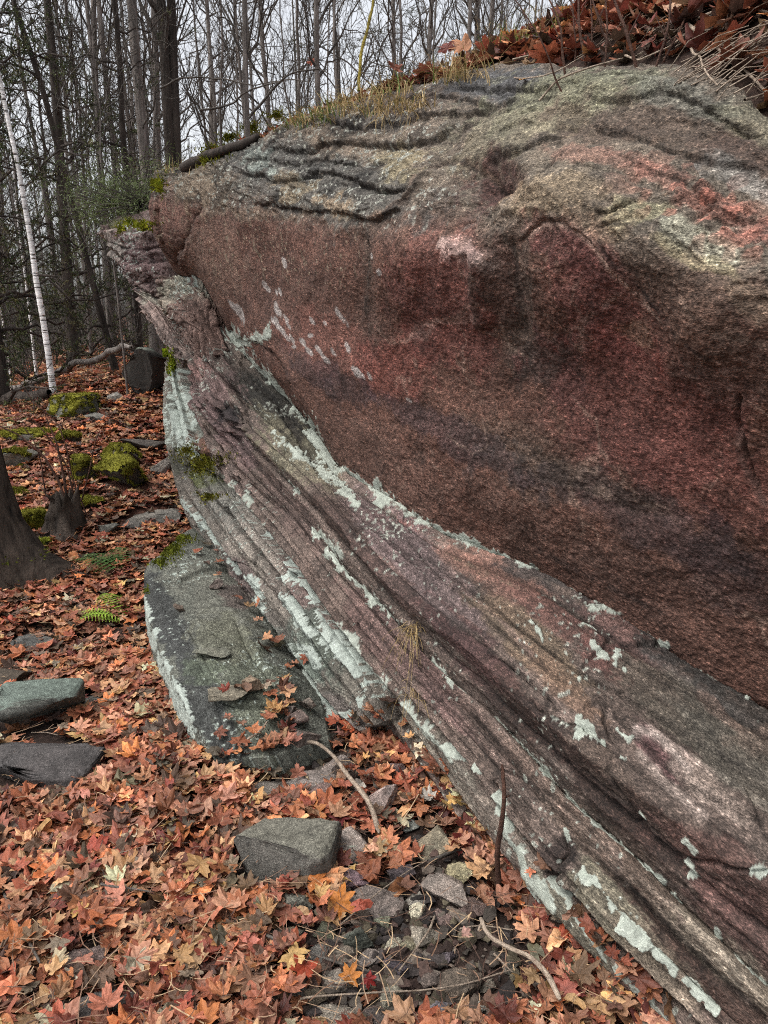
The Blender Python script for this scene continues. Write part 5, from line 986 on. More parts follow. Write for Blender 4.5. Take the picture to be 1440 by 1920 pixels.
GT = [(560,222,14,.09,1),(600,212,14,.10,1),(640,200,18,.13,0),(680,182,20,.15,0),(715,176,20,.15,1),(750,166,18,.14,0),(790,152,20,.15,0),(830,140,20,.15,1),(880,122,22,.16,1),(930,108,24,.15,1),(960,96,26,.16,1),(1000,80,24,.14,1),(1040,60,22,.12,1),(925,60,30,.16,1),(1000,30,30,.14,1),(500,238,20,.09,1),(450,262,18,.07,1),(330,312,16,.12,0),(316,322,10,.06,1),(700,215,30,.12,0),(760,208,26,.12,0),(610,225,24,.08,1),(575,235,16,.06,1),(860,150,24,.14,0),(540,232,16,.08,0),(660,190,24,.12,0),(820,135,30,.17,0)]
gb, gl, gc, ge = [], [], [], []
GP = [lin(c) for c in [(176,152,108),(150,128,88),(112,128,64),(84,112,52),(128,120,70),(196,172,128)]]
for (x, y, sp, L, g) in GT:
    for _ in range(85):
        q = on(x+rng.normal(0, sp), y+rng.normal(0, 6)-2); gb.append(q); gl.append(L*.8*rng.uniform(.25, 1.3)); ge.append(abs(rng.normal(.9, .5)))
        gc.append(GP[rng.choice(6, p=[.18, .20, .2, .16, .14, .12] if g else [.36, .22, .06, .02, .08, .26])]*rng.uniform(.6, 1.2))
V, F, C = blades(np.array(gb), np.array(gl), np.array(ge), np.array(gc))
tag(obj('grass', mesh_data('grass', V, quads=F, cols=C, mat=M_GREEN)), 'green and straw coloured grass along the top rim of the outcrop', 'grass', kind='stuff')
# hanging dry tufts
for (x, y, n, L, lb, name) in [(775,1185,46,.17,'dry tan grass tuft hanging over the middle of the lichen covered beds','grass_tuft'),(780,1300,26,.12,'smaller dry grass tuft below the first, on the lowest bed edge','grass_tuft'),(775,208,40,.13,'dry straw tuft drooping over the grey cap ledges','grass_tuft'),(715,222,26,.08,'short dry tuft left of the drooping straw tuft on the cap','grass_tuft')]:
    q = on(x, y, .005); q = q+(CAMP-q)/np.linalg.norm(CAMP-q)*.012; n0 = n; dirs = rng.normal(0, .55, (n0, 3)); dirs[:, 2] = rng.uniform(-.2, 1.2, n0); toC = (CAMP-q)/np.linalg.norm(CAMP-q); dirs += toC*.55; dirs /= np.linalg.norm(dirs, axis=1, keepdims=True)
    s = np.linspace(0, 1, 7); LL = L*rng.uniform(.5, 1.2, n0); dr = rng.uniform(.3, 1.5, n0)
    p = q+rng.normal(0, .012, (n0, 1, 3))+LL[:, None, None]*(s[None, :, None]*dirs[:, None]*.8-np.array([0, 0, 1.])*(s**2)[None, :, None]*dr[:, None, None]); V, F = tubes(p, np.linspace(.0011, .0004, 7)[None].repeat(n0, 0), 3)
    o = obj(name, mesh_data(name, V-q, quads=F, cols=np.repeat(lin((176,152,108))[None], len(V), 0), mat=M_GREEN), None, tuple(q)); tag(o, lb, 'grass tuft', 'dry grass tufts on the outcrop')
# moss on the outcrop and slab as their parts
def moss_patch(parent, pts, n, colr, hl=.010, spread=1.0):
    B, Cc = [], []
    for (x, y, rx, ry) in pts:
        m = int(n*2*rx*ry/400)
        for _ in range(m):
            a = rng.uniform(0, 6.28); r = abs(rng.normal(0, .62))*(1+.35*math.sin(3*a+x)+.25*math.sin(5*a+y)); u, v = x+rx*r*math.cos(a), y+ry*r*math.sin(a); q, nn = hit(u, v); B.append((q, nn)); Cc.append(lin(colr)*rng.uniform(.45, 1.6)*(1+.3*math.sin(u*.3))*np.array([rng.uniform(.9, 1.25), 1, .9]))
    b = np.array([k[0] for k in B]); nn = np.array([k[1] for k in B])+rng.normal(0, .5, (len(B), 3)); d = ((b-CAMP)@FWD)[:, None]
    nn[:, 2] += .3; nn /= np.linalg.norm(nn, axis=1, keepdims=True); sd = np.cross(nn, rng.normal(0, 1, nn.shape)); sd /= np.linalg.norm(sd, axis=1, keepdims=True)
    w = .0011*d; tv = np.stack([b-sd*w, b+sd*w, b+nn*hl*rng.uniform(.6, 1.8, (len(b), 1))], 1).reshape(-1, 3)-np.array(parent.location)
    obj('moss', mesh_data('moss', tv, tris=np.arange(len(tv)).reshape(-1, 3), cols=np.repeat(np.array(Cc), 3, 0), mat=M_MOSS), parent)
moss_patch(root, [(245,418,14,6),(268,424,22,8),(228,430,10,8),(300,350,8,14),(290,345,16,8)], 700, (120,126,40), .02)
moss_patch(root, [(400,282,24,14),(385,300,14,8),(430,258,22,10),(470,240,20,10),(520,218,16,10)], 500, (112,118,40), .025)
moss_patch(root, [(380,870,36,20),(392,932,18,8),(350,845,20,10)], 500, (100,100,38), .012)
moss_patch(root, [(322,680,8,20),(300,655,12,6)], 700, (110,122,40), .02)
moss_patch(sroot, [(312,1030,34,16),(300,1055,14,8),(340,1010,20,10),(276,1108,6,6)], 800, (96,104,40), .010)
# ferns
def fern(x, y, n, L, lb, colr, az0):
    q = on(x, y); V, F, C = [], [], []; b = 0
    for k in range(n):
        az = az0+rng.uniform(-1.1, 1.1); l = L*rng.uniform(.7, 1.1); s = np.linspace(0, 1, 16); r = l*s; z = l*(.75*s-.55*s*s)+.02
        d = np.array([math.cos(az), math.sin(az), 0]); sd = np.array([-math.sin(az), math.cos(az), 0]); mid = q+d*r[:, None]+np.array([0, 0, 1.])*z[:, None]
        v, f = tubes(mid[None], np.full((1, 16), .0012), 4); V.append(v); F.append(np.concatenate([f[:, [0, 1, 2]], f[:, [0, 2, 3]]])+b); b += len(v); C.append(np.tile(lin((90, 100, 50)), (len(v), 1)))
        for i in range(2, 16):
            wl = l*.30*math.sin(math.pi*min(1, .12+s[i]*.95))**.8
            for sg in (-1, 1):
                for h in range(6):
                    u0, u1 = h/6, (h+1)/6; base = mid[i]+sg*sd*wl*u0+d*wl*.25*u0; tip = mid[i]+sg*sd*wl*(u1+.08)+d*wl*.25*u1; ww = l*.022*(1-u0*.8)
                    v = np.array([base-d*ww*.6, tip, base+d*ww*1.3])-np.array([0, 0, .25*wl*u0*u0])[None]; V.append(v); F.append(np.array([[0, 1, 2]])+b); b += 3; C.append(np.tile(lin(colr)*rng.uniform(.7, 1.3), (3, 1)))
    o = obj('fern', mesh_data('fern', np.concatenate(V)-q, tris=np.concatenate(F), cols=np.concatenate(C), mat=M_GREEN), None, tuple(q)); tag(o, lb, 'fern')
fern(236, 1168, 7, .26, 'bright yellow green fern in the leaves beside the slab', (140,168,62), 2.9)
fern(238, 1085, 7, .30, 'dark green fern behind the bright one, near the top of the slab', (72,104,52), 3.0)
fern(32, 800, 5, .25, 'pale green fern far back at the left edge', (120,140,84), 1.5)
# ================================================================= TREES
def kids(par, prad, n, t0, t1, L, up, spread, K, rr, curl=.15, phase=None):
    """n children on each parent path; returns paths and radii"""
    N_, K0 = par.shape[:2]; u = rng.uniform(t0, t1, (N_, n)); f = u*(K0-1); i = np.clip(f.astype(int), 0, K0-2); w = (f-i)[..., None]; ar = np.arange(N_)[:, None]
    b = par[ar, i]*(1-w)+par[ar, i+1]*w; r = prad[ar, i]*(1-w[..., 0])+prad[ar, i+1]*w[..., 0]; t = par[ar, i+1]-par[ar, i]; t /= np.linalg.norm(t, axis=-1, keepdims=True)+1e-9
    s = rng.normal(0, 1, b.shape); s -= (s*t).sum(-1, keepdims=True)*t; s /= np.linalg.norm(s, axis=-1, keepdims=True)+1e-9
    d = s*spread+t*up; d /= np.linalg.norm(d, axis=-1, keepdims=True); l = L*rng.uniform(.5, 1.25, (N_, n)); sk = np.linspace(0, 1, K)
    cv = rng.normal(0, curl, b.shape)+np.array([0, 0, curl])
    p = b[:, :, None]+l[..., None, None]*(sk[:, None]*d[:, :, None]+(sk**2)[:, None]*cv[:, :, None])+rng.normal(0, 1, b.shape[:2]+(K, 3))*l[..., None, None]*.035*(sk > 0)[:, None]
    rad = (r*rr)[..., None]*np.linspace(1, .3, K); return p.reshape(-1, K, 3), rad.reshape(-1, K)
def hardwood(seed, H=13., r=.12, t0=.25, nb=22, fork=False, low=0, twig=1.0, wander=.18):
    global rng
    old = rng; rng = np.random.default_rng(seed); s = np.linspace(0, 1, 16)
    w = np.cumsum(rng.normal(0, wander, (16, 2)), 0)*s[:, None]*.6; tr = np.stack([w[:, 0], w[:, 1], s*H-.4], -1)[None]; rd = (r*(1-.8*s)+r*.55*np.exp(-s*H/.35))[None]
    T = [tubes(tr, rd, 9)]
    if fork:
        k = np.linspace(0, 1, 12); p = np.stack([.55*k+.1, .1*k, 1.9+k*H*.75], -1)[None]; T.append(tubes(p, (r*.8*(1-.75*k))[None], 8)); tr2, rd2 = p, (r*.8*(1-.75*k))[None]
    A, ar = kids(tr, rd, nb, t0, .98, H*.19, .75, .8, 7, .42); 
    if fork: a2, r2 = kids(tr2, rd2, 8, .2, .98, H*.16, .8, .7, 7, .45); A = np.concatenate([A, a2]); ar = np.concatenate([ar, r2])
    if low: a2, r2 = kids(tr, rd, low, .03, t0, H*.10, .25, 1, 7, .2); A = np.concatenate([A, a2]); ar = np.concatenate([ar, r2])
    ar = np.maximum(ar, .008); B, br = kids(A, ar, 6, .15, .98, H*.075*twig, .8, .75, 5, .5); br = np.maximum(br, .004); D, dr = kids(B, br, 4, .15, 1, H*.035*twig, .8, .7, 4, .6); dr = np.maximum(dr, .0026)
    bv = [tubes(A, ar, 5), tubes(B, br, 4), tubes(D, dr, 3)]; rng = old
    return join(T), join(bv)
def conifer(seed, H=11., r=.11, nb=34, green=.5, t0=.05):
    global rng
    old = rng; rng = np.random.default_rng(seed); s = np.linspace(0, 1, 14); w = np.cumsum(rng.normal(0, .08, (14, 2)), 0)*s[:, None]
    tr = np.stack([w[:, 0], w[:, 1], s*H-.4], -1)[None]; rd = (r*(1-.85*s)+r*.4*np.exp(-s*H/.3))[None]
    A, ar = kids(tr, rd, nb, t0, .97, H*.17, .12, 1., 8, .26, curl=.10); ar = np.maximum(ar, .009)
    A = A+np.array([0, 0, -1.])*(np.linspace(0, 1, 8)**2)[None, :, None]*H*.018
    B, br = kids(A, ar, 9, .2, 1, H*.055, .7, .8, 5, .45, curl=.1); br = np.maximum(br, .0045); D, dr = kids(B, br, 5, .1, 1, H*.024, .7, .8, 4, .6); dr = np.maximum(dr, .003)
    # sprays: small flat leaf clusters along the outer twigs
    E = D[rng.random(len(D)) < green]; n = len(E); m = 20; u = rng.uniform(0, 1, (n, m, 1))*3; i = np.minimum(u.astype(int), 2)[..., 0]; f = u-np.floor(u); ii = np.arange(n)[:, None]
    c = E[ii, i]*(1-f)+E[ii, i+1]*f; d = rng.normal(0, 1, c.shape)+np.array([0, 0, -.3]); d /= np.linalg.norm(d, axis=-1, keepdims=True); sd = np.cross(d, rng.normal(0, 1, c.shape)); sd /= np.linalg.norm(sd, axis=-1, keepdims=True)
    L = rng.uniform(.02, .06, c.shape[:2]+(1,)); V = np.stack([c-sd*.007, c+sd*.007, c+d*L], 2).reshape(-1, 3)
    pal = lin([(66, 78, 44), (84, 92, 52), (54, 64, 40), (96, 92, 60)]); C = np.repeat(pal[rng.integers(0, 4, n)][:, None]*rng.uniform(.6, 1.4, (n, m, 1)), 3, 1).reshape(-1, 3); rng = old
    return tubes(tr, rd, 9), join([tubes(A, ar, 5), tubes(B, br, 4), tubes(D, dr, 3)]), (V, C)
BG = 'trees of the bare forest behind the outcrop'
protos = []
def make_tree(name, kind, data, bark, twig):
    r = empty(name); obj('trunk', mesh_data('trunk', data[0][0], quads=data[0][1], mat=bark), r); obj('crown', mesh_data('crown', data[1][0], quads=data[1][1], mat=twig), r)
    if len(data) > 2: obj('foliage', mesh_data('foliage', data[2][0], tris=np.arange(len(data[2][0])).reshape(-1, 3), cols=data[2][1], mat=M_GREEN), r)
    return r
def copy_tree(o):
    c = o.copy(); col.objects.link(c)
    for ch in o.children:
        d = ch.copy(); col.objects.link(d); d.parent = c
    return c
def place(proto, x, y, s, label, cat, group=None, lean=(0, 0), first=[]):
    o = proto if proto.name not in first else copy_tree(proto)
    if o is proto: first.append(proto.name)
    o.location = (x, y, float(gz(x, y))-.05); o.scale = (s[0], s[0], s[1]) if hasattr(s, '__len__') else (s,)*3; o.rotation_euler = (lean[1], lean[0], rng.uniform(0, 6.28) if not hasattr(s, '__len__') or len(s) < 3 else s[2])
    return tag(o, label, cat, group)
def dirpt(px, d):
    """plan point seen at photo column px, d metres ahead along the ground"""
    return (px-720)/FOC*d*1.0, d*1.0
HW = [make_tree('bare_tree', 'h', hardwood(100+k, H=12+k, r=.10+.012*k, t0=.3, nb=20, low=5), M_BARK, M_TWIG) for k in range(4)]
SP = [make_tree('sapling', 's', hardwood(200+k, H=5.5+k, r=.026, t0=.12, nb=16, twig=1.2, wander=.12), M_BARK, M_TWIG) for k in range(3)]
CF = [make_tree('conifer', 'c', conifer(300+k, H=10+k, r=.10, green=(.8, .5, .25)[k]), M_BARKD, M_BARKD) for k in range(3)]
FK = make_tree('forked_tree', 'f', hardwood(401, H=12, r=.15, t0=.3, nb=14, fork=True, wander=.05), M_BARKD, M_TWIG)
BI = [make_tree('birch', 'b', hardwood(500+k, H=11, r=(.044, .03)[k], t0=.45, nb=14, wander=.05), M_BIRCH, M_TWIG) for k in range(2)]
def near_tree(proto, px, d, s, label, cat, lean=(0, 0), rz=0., th=.52):
    x, y = dirpt(px, d); return place(proto, x, y, (s*th, s, rz), label, cat, None, lean)
near_tree(FK, 352, 9.5, 1.0, 'thick dark trunk forking above the far end of the outcrop', 'tree', (0, 0), .3)
near_tree(HW[3], 300, 9.0, .95, 'straight dark trunk left of the forked trunk', 'tree', (.0, 0), 1.)
near_tree(CF[2], 272, 8.6, .75, 'dark leaning conifer trunk with dead horizontal branches beside the straight dark trunk', 'conifer', (-.12, 0), 2.)
near_tree(CF[1], 228, 8.2, .75, 'dark conifer with bare lower branches, second from the left of the rim group', 'conifer', (-.16, 0), .5)
near_tree(HW[0], 220, 9.3, .7, 'grey trunk standing between two leaning conifers', 'tree', (0.02, 0), .5)
near_tree(CF[0], 12, 7.6, .85, 'conifer with sparse green sprays at the far left', 'conifer', (0.0, 0), .5, .8)
near_tree(CF[0], 150, 10.5, .95, 'green sprayed conifer behind the leaning trunks', 'conifer', (0.0, 0), 2.2, .9)
near_tree(CF[1], -120, 7.5, 1.0, 'conifer whose branches reach in from the left edge', 'conifer', (0.0, 0), 4, .9)
near_tree(SP[1], 243, 6.9, .8, 'slim grey sapling in front of the dark box shaped boulder', 'sapling', (-.03, 0), 1)
near_tree(HW[1], 490, 10, .8, 'dark trunk above the rim, right of the forked tree', 'tree', (0, 0), 3)
near_tree(HW[2], 604, 11, .75, 'dark trunk above the rim near the yellow sapling', 'tree', (0, 0), 4)
near_tree(HW[0], 845, 9, .6, 'dark trunk behind the grass clumps on the rim', 'tree', (.02, 0), 5)
for b_, px, py, top, d0, s, lb in [(0, 102, 745, (48, 380), 13, 1.0, 'white birch with a leaning trunk, brightest in the forest'), (1, 70, 712, (25, 340), 15, 1.0, 'thin white birch left of the brightest one'), (1, 22, 720, (-10, 500), 15, .8, 'thin pale birch at the left edge')]:
    q = glow(px, py); o = BI[b_] if b_ == 0 or s == 1.0 else copy_tree(BI[1]); o.location = tuple(q-np.array([0, 0, .05])); o.scale = (s*.72, s*.72, s*.44)
    dr_ = FWD+(top[0]-720)/FOC*np.array([1., 0, 0])+(960-top[1])/FOC*UPV; a = CAMP+dr_*(q[1]/dr_[1]); o.rotation_euler = (0, math.atan2(a[0]-q[0], a[2]-q[2]), 0); tag(o, lb, 'birch')
# yellow sapling on the rim
q = on(672, 165); d = (q-CAMP)@FWD; thing_tube('yellow_sapling', [q-np.array([0, 0, .04]), pt(676, 110, d), pt(690, 50, d), pt(706, -30, d)], .022, .02, bark_mat('yellow_bark', lin((176, 158, 72)), lin((120, 108, 52)), (20, 20, 20)), 'thick yellow green stem rising from the grass on the rim', 'sapling', seed=3, wob=.01)
# big tree at the left edge with a mossy root
q = glow(34, 1100); s = np.linspace(0, 1, 26); H = 9.; zz = s**1.7*H-.25; rr_ = .19+.13*np.exp(-np.maximum(zz, 0)/.28)
th = np.arange(40)*2*math.pi/40; Rr = rr_[:, None]*(1+.10*np.sin(th*5+1)[None]*np.exp(-np.maximum(zz, 0)/.5)[:, None])
cx = q[0]-.23-.06*np.maximum(zz, 0); flare = .30*np.exp(-np.maximum(zz, 0)/.12)
Vt = np.stack([cx[:, None]+Rr*np.cos(th)*(1+(flare[:, None]*(np.cos(th) > 0)*np.cos(th)**4)/.3*.9), q[1]+.1+Rr*np.sin(th)*.9, q[2]+zz[:, None]+0*Rr], -1)
nn = gnorm(Vt); Vt = Vt+.012*(fbm(np.stack([np.cos(th)*6+0*zz[:, None], np.sin(th)*6+0*zz[:, None], zz[:, None]*1.2+0*th], -1), 4))[..., None]*np.stack([np.cos(th)+0*zz[:, None], np.sin(th)+0*zz[:, None], 0*Rr], -1)*3
i = np.arange(26*40).reshape(26, 40); j = np.roll(i, -1, 1); Fq = np.stack([i[:-1], j[:-1], j[1:], i[1:]], -1).reshape(-1, 4)
r_ = empty('large_tree', (q[0]-.25, q[1]+.1, q[2])); lc = np.array(r_.location); obj('trunk', mesh_data('trunk', Vt.reshape(-1, 3)-lc, quads=Fq, mat=M_RIDGE), r_)
A, ar = kids(Vt.mean(1)[None], rr_[None], 14, .6, .98, 1.6, .5, .9, 7, .3); B, br = kids(A, np.maximum(ar, .01), 7, .2, 1, .7, .7, .8, 5, .45); V, F = join([tubes(A, np.maximum(ar, .01), 5), tubes(B, np.maximum(br, .005), 4)]); obj('crown', mesh_data('crown', V-lc, quads=F, mat=M_TWIG), r_)
tag(r_, 'large dark tree trunk cut off by the left edge, moss on its spreading root', 'tree')
mp = Vt[:9].reshape(-1, 3); k = rng.integers(0, 8*40, 5200); ang = th[k % 40]; ok = (np.cos(ang) > .15) & (np.sin(ang) < .5); k = k[ok]; b = Vt.reshape(-1, 3)[k]+rng.normal(0, .022, (len(k), 3)); dn = np.stack([np.cos(th[k % 40]), np.sin(th[k % 40]), 0*k+.3], -1)+rng.normal(0, .4, (len(k), 3)); dn /= np.linalg.norm(dn, axis=1, keepdims=True)
keep = (b[:, 2]-q[2]) < .26-.2*rng.random(len(b)); b, dn = b[keep], dn[keep]; sd = np.cross(dn, rng.normal(0, 1, dn.shape)); sd /= np.linalg.norm(sd, axis=1, keepdims=True)
tv = np.stack([b-sd*.006, b+sd*.006, b+dn*.02], 1).reshape(-1, 3)-lc; obj('moss', mesh_data('moss', tv, tris=np.arange(len(tv)).reshape(-1, 3), cols=np.repeat(lin((84, 88, 34))*rng.uniform(.5, 1.4, (len(b), 1)), 3, 0), mat=M_MOSS), r_)
# stump with sprouts
q = glow(125, 1000); s = np.linspace(0, 1, 16); th = np.arange(36)*2*math.pi/36; zz = s*.24-.03; rr_ = .065+.085*np.exp(-np.maximum(zz, 0)/.07); jag = .05*np.abs(np.sin(th*3+.5))+.03*np.sin(th*7)
Vt = np.stack([q[0]+rr_[:, None]*np.cos(th)*(1+.18*np.sin(th*4)), q[1]+rr_[:, None]*np.sin(th)*(1+.18*np.sin(th*4)), q[2]+zz[:, None]+(s**3)[:, None]*jag], -1); Vt = np.concatenate([Vt, (Vt[-1:]-np.array([q[0], q[1], 0]))*np.array([.5, .5, 1])+np.array([q[0], q[1], -.08])], 0)
Vt += .012*fbm(Vt*14, 4)[..., None]*2
i = np.arange(17*36).reshape(17, 36); j = np.roll(i, -1, 1); Fq = np.stack([i[:-1], j[:-1], j[1:], i[1:]], -1).reshape(-1, 4); cap_ = np.array([[i[-1, k], i[-1, k+1], i[-1, 34-k], i[-1, 35-k]] for k in range(17)])
r_ = empty('tree_stump', tuple(q)); obj('stump_body', mesh_data('stump_body', Vt.reshape(-1, 3)-q, quads=np.concatenate([Fq, cap_]), mat=M_RIDGE), r_)
d = (q-CAMP)@FWD
SPR = [[(128,930),(100,880),(60,840),(0,800),(-60,770)],[(128,930),(108,860),(92,800),(78,765)],[(135,930),(110,850),(70,800),(20,760)],[(82,935),(75,870),(55,820),(45,800)],[(150,940),(165,880),(178,840),(190,810)],[(140,930),(120,820),(60,745),(20,700)],[(150,930),(190,1020),(225,1070),(247,1092)]]
pr = [one_tube([pt(x, y, d+.02*k) for x, y in pl], .009 if n_ < 2 else .005, .0025, n=26, sides=6, wob=.02, seed=n_) for n_, (pl, k) in enumerate((p, q_) for q_, p in enumerate(SPR))]
V, F = join(pr); o = obj('sprouts', mesh_data('sprouts', V-q, quads=F, mat=M_STEM), r_)
tag(r_, 'short dark tree stump with thin bare sprouts, left of the mossy boulders', 'tree stump')
# fallen log far left
for k, (a, b, r, lb) in enumerate([((-60,792),(95,752),.10,'dark fallen log lying on the low ground at the far left'), ((-40,760),(250,655),.05,'long grey fallen pole behind the white birch')]):
    p0, p1 = glow(*a), glow(b[0], max(b[1], 735)); p1 = p1 if k == 0 else pt(b[0], b[1], (p1-CAMP)@FWD); thing_tube('fallen_log', [p0+np.array([0, 0, r]), (p0+p1)/2+np.array([0, 0, r]), p1+np.array([0, 0, r])], r, r*.6, M_BARKD if k == 0 else M_BARK, lb, 'log', seed=k, wob=.05)
# the mid forest: individual trunks
def free(x, y, pts, dmin): return all((x-a)**2+(y-b)**2 > dmin**2 for a, b in pts)
pts = []; cnt = [0, 0, 0]
for zone, n, d0, d1, kinds in [('mid', 46, 11.5, 22, 'hhsss'), ('far', 58, 22, 44, 'hhhsc')]:
    k = 0; tries = 0
    while k < n and tries < 9000:
        tries += 1; px = rng.uniform(-160, 1180); d = math.sqrt(rng.uniform(d0*d0, d1*d1)); x, y = dirpt(px, d)
        if not free(x, y, pts, .55) or (px > 900 and d < 14): continue
        pts.append((x, y)); kd = kinds[rng.integers(0, len(kinds))]; k += 1
        if kd == 'h': pr, nm, lb, ct = HW[rng.integers(0, 4)], 'tree', 'bare grey trunk among many in the forest background', 'tree'; s = (rng.uniform(.35, .68)*(1.3 if zone == 'far' else 1), rng.uniform(.8, 1.15), rng.uniform(0, 6.28))
        elif kd == 's': pr, nm, lb, ct = SP[rng.integers(0, 3)], 'sapling', 'thin bare sapling among many in the forest background', 'sapling'; s = (rng.uniform(.8, 1.3), rng.uniform(1.3, 2.2), rng.uniform(0, 6.28))
        else: pr, nm, lb, ct = CF[rng.integers(0, 2)], 'conifer', 'dark conifer among the bare trees of the far forest', 'conifer'; s = rng.uniform(.9, 1.4)
        place(pr, x, y, s, lb, ct, {'tree': 'bare grey trunks of the background forest', 'sapling': 'thin saplings of the background forest', 'conifer': 'conifers of the far forest'}[ct], (rng.normal(0, .035), rng.normal(0, .035)))
# far wood as one mass
n = 110; px = rng.uniform(-500, 1500, n); d = rng.uniform(38, 85, n); x = (px-720)/FOC*d; y = d; z = gz(x, y); H = rng.uniform(9, 17, n); s = np.linspace(0, 1, 6)
p = np.stack([x[:, None]+rng.normal(0, .03, (n, 1))*s*H[:, None]*2, y[:, None]+0*s, z[:, None]-.3+s*H[:, None]], -1); rd = rng.uniform(.05, .17, n)[:, None]*(1-.8*s); pl = [tubes(p, rd, 4)]
A, ar = kids(p, rd, 12, .12, .98, 2.0, .7, .8, 4, .35); ar = np.maximum(ar, .014); pl.append(tubes(A, ar, 3)); B, br = kids(A, ar, 4, .2, 1, 1.0, .8, .7, 3, .5); pl.append(tubes(B, np.maximum(br, .008), 3))
V, F = join(pl); tag(obj('far_wood', mesh_data('far_wood', V, quads=F, mat=M_TWIG)), 'grey mass of bare trees far off behind everything', 'far wood', kind='stuff')
# low scrub behind: twig clutter close to the ground
n = 300; px = rng.uniform(-200, 330, n); d = rng.uniform(12, 34, n); x = (px-720)/FOC*d; y = d; z = gz(x, y); b = np.stack([x, y, z], -1)
p = np.repeat(b[:, None], 4, 0).reshape(n*4, 1, 3); dr = rng.normal(0, .5, (n*4, 3)); dr[:, 2] = rng.uniform(.5, 1.3, n*4); s = np.linspace(0, 1, 5); L = rng.uniform(.5, 1.9, n*4)
p = p+L[:, None, None]*s[None, :, None]*dr[:, None]+rng.normal(0, .03, (n*4, 5, 3)); rd = np.full((n*4, 5), .009)*np.linspace(1, .4, 5); A, ar = kids(p, rd, 4, .2, 1, .5, .7, .8, 4, .6); V, F = join([tubes(p, rd, 3), tubes(A, ar, 3)])
tag(obj('undergrowth', mesh_data('undergrowth', V, quads=F, mat=M_TWIG)), 'leafless brown undergrowth between the trunks', 'undergrowth', kind='stuff')
# cedar shrubs on the rim end
for k, (x, y, d, lb) in enumerate([(215, 345, 6.2, 'low green cedar sprays beyond the far end of the rim'), (262, 340, 5.8, 'small feathery green shrub touching the mossy end of the outcrop')]):
    q = P(x, y+40, d); c = q+rng.normal(0, 1, (160, 3))*np.array([.22, .2, .14]); st = np.stack([q+(c-q)*t for t in (0, .35, .7, 1)], 1); V, F = tubes(st, np.full((160, 4), .003), 3); rt = empty('cedar_shrub', tuple(q)); obj('stems', mesh_data('stems', V-q, quads=F, mat=M_TWIG), rt)
    n = 3600; cc = c[rng.integers(0, 160, n)]+rng.normal(0, .05, (n, 3)); dd = rng.normal(0, 1, (n, 3)); dd /= np.linalg.norm(dd, axis=1, keepdims=True); sd = np.cross(dd, rng.normal(0, 1, (n, 3))); sd /= np.linalg.norm(sd, axis=1, keepdims=True)
    tv = np.stack([cc-sd*.003, cc+sd*.003, cc+dd*.035], 1).reshape(-1, 3)-q; obj('foliage', mesh_data('foliage', tv, tris=np.arange(3*n).reshape(-1, 3), cols=np.repeat(lin((96, 108, 66))*rng.uniform(.5, 1.3, (n, 1)), 3, 0), mat=M_GREEN), rt); tag(rt, lb, 'shrub')
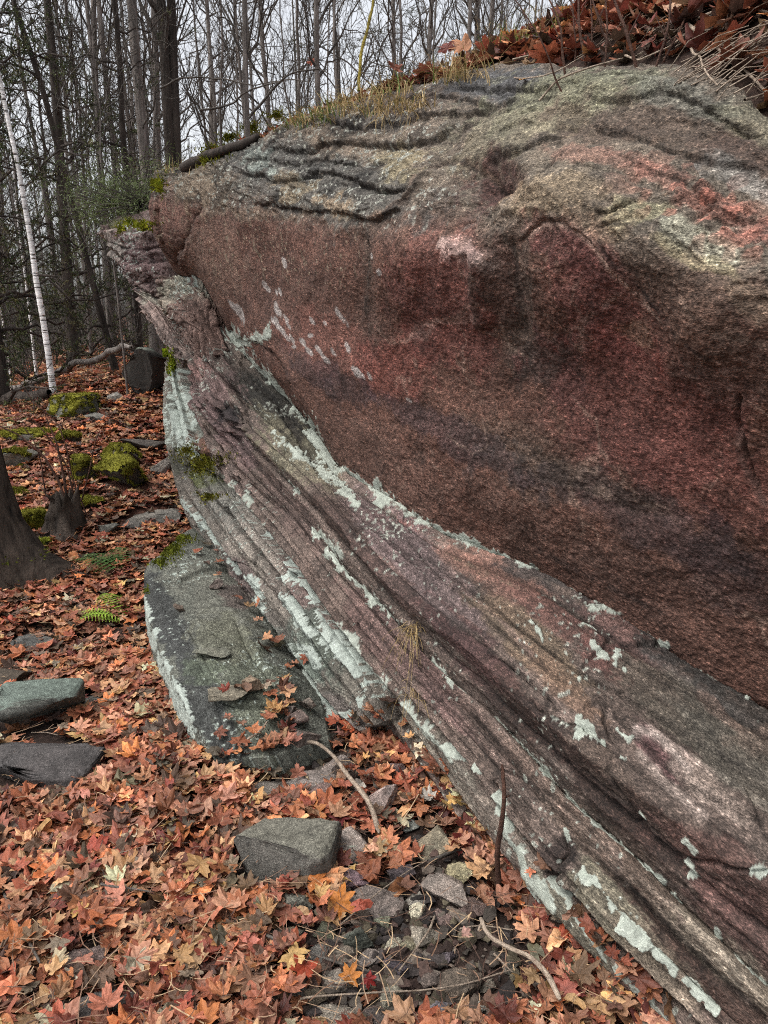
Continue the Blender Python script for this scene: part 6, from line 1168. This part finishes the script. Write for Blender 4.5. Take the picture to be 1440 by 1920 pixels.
# ================================================================= SINGLE LEAVES ONE CAN POINT AT
def leaf(px, py, size, colr, label, tm=None, tilt=.3, yaw=None, up=.03, ax=None, seed=0, name='maple_leaf', cat='leaf'):
    q = on(px, py, up); q = P(px, py, 2.5) if (q-CAMP)@FWD > 3.6 and py < 200 and px > 700 else q; tv, tf, sh = leaf_tmpl(600+seed, 2, tm or 'maple'); d = (q-CAMP)@FWD; s = .85*size*d/FOC/2
    R = rotm(np.array([rng.uniform(0, 6.28) if yaw is None else yaw]), np.array([rng.uniform(-.5, .5) if ax is None else ax]), np.array([tilt]))[0]
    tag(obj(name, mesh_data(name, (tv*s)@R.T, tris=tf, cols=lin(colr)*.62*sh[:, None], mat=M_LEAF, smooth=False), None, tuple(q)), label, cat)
LV = [(172,1622,92,(196,96,76),'salmon red maple leaf with a pale left half, left of the large dark grey stone'),(235,1660,120,(200,150,104),'large tan maple leaf spread open in the lower left litter'),(322,1530,96,(190,128,100),'pinkish tan leaf up slope of the pale torn leaf'),(378,1650,100,(196,152,100),'yellow tan crumpled leaf left of the small dark green stone'),
 (45,1742,34,(150,162,70),'small round yellow green leaf at the lower left edge'),(150,1735,60,(206,162,96),'yellow brown curled leaf near the short forked twig'),(565,1645,90,(204,140,72),'curled orange yellow leaf standing up below the large dark grey stone'),(590,1685,80,(198,120,60),'orange leaf draped under the curled orange yellow one'),(636,1722,90,(208,130,56),'arched orange leaf right of the curled ones'),
 (572,1842,84,(176,74,46),'deep orange maple leaf flat near the bottom centre'),(655,1865,64,(202,128,56),'yellow orange leaf touching the red upright leaf at the bottom'),(690,1868,44,(140,30,24),'small bright red leaf standing on edge at the bottom'),(640,1560,64,(104,34,34),'dark red leaf on the pinkish lichen specked stone'),(655,1592,66,(196,140,104),'tan leaf curling against the right of the large dark grey stone'),
 (675,1495,44,(214,204,190),'whitish leaf left of the upright pinkish stone'),(805,1520,54,(204,196,184),'pale grey oak like leaf near the foot of the outcrop'),(855,1540,60,(190,118,72),'orange brown leaf beside the pale grey oak like leaf'),(865,1602,72,(138,62,56),'dark crimson maple leaf left of the upright brown stick'),(745,1610,56,(206,180,144),'cream five pointed leaf amid small twigs'),
 (985,1672,96,(184,130,108),'pinkish brown maple leaf hanging at the foot of the outcrop'),(1005,1745,104,(190,122,100),'large pinkish maple leaf below the hanging pinkish brown one'),(940,1710,70,(180,124,98),'tan pointed leaf at the edge of the bare black soil'),(1048,1785,60,(186,86,54),'bright rust leaf against the base of the outcrop'),(1100,1870,70,(190,120,96),'curled tan leaf near the bottom at the outcrop foot'),(1140,1838,80,(170,90,58),'rust coloured leaf cupped under the lowest rock edge'),
 (1060,1890,80,(180,104,88),'large rosy leaf at the bottom edge by the outcrop'),(870,1782,40,(198,154,140),'small pink leaf alone on the bare black soil'),(110,1830,60,(214,196,160),'cream lobed leaf left of the mauve brown flat stone'),(135,1865,60,(214,204,182),'whitish leaf on the dark rounded stone at the bottom left'),(415,1795,60,(196,140,90),'folded tan leaf at the lower centre left'),
 (660,1378,60,(176,84,48),'orange leaf at the foot of the broken ledge end'),(735,1420,60,(186,120,84),'tan leaf against the base of the outcrop above the pinkish stone'),(560,1475,50,(190,124,100),'pink tan leaf left of the upright pinkish stone'),(295,1270,60,(180,110,60),'amber leaf leaning against the white side of the slab'),(325,1345,50,(206,176,144),'cream leaf at the lower left side of the slab'),
 (1015,85,80,(204,146,116),'big tan leaf lying curled by green grass above the outcrop'),(1218,85,90,(128,58,48),'shiny dark red leaf among the bare stems'),(872,88,90,(190,130,90),'large tan leaf hanging in the grass on the rim'),(838,92,60,(132,62,48),'dark red leaf propped in grass on the rim'),(1400,30,110,(156,78,58),'big reddish leaf in the top right corner'),(1130,30,70,(176,96,64),'rust leaf behind the bare stems'),(1200,20,70,(196,128,112),'pink leaf at the top edge behind bare stems'),
 (740,125,50,(150,84,60),'curled brown leaf hanging in tan grass on the rim'),(590,122,36,(176,84,52),'rust red leaf upright on the far rim'),(980,180,24,(206,150,80),'tiny orange leaf resting on the grey rock shelf'),(1432,215,40,(190,110,60),'orange leaf at the right edge on top of the rock'),(665,235,34,(170,156,134),'small pale leaf caught on the grey cap ledge')]
for k, (x, y, sz, c, lb) in enumerate(LV): leaf(x, y, sz, c, lb, seed=k, tilt=.9 if ('stand' in lb or 'hang' in lb or 'upright' in lb or 'propp' in lb) else rng.uniform(.05, .5), up=.05 if y > 1000 else .045, tm='oval' if 'round' in lb and 'five' not in lb and 'yellow green' in lb else None)
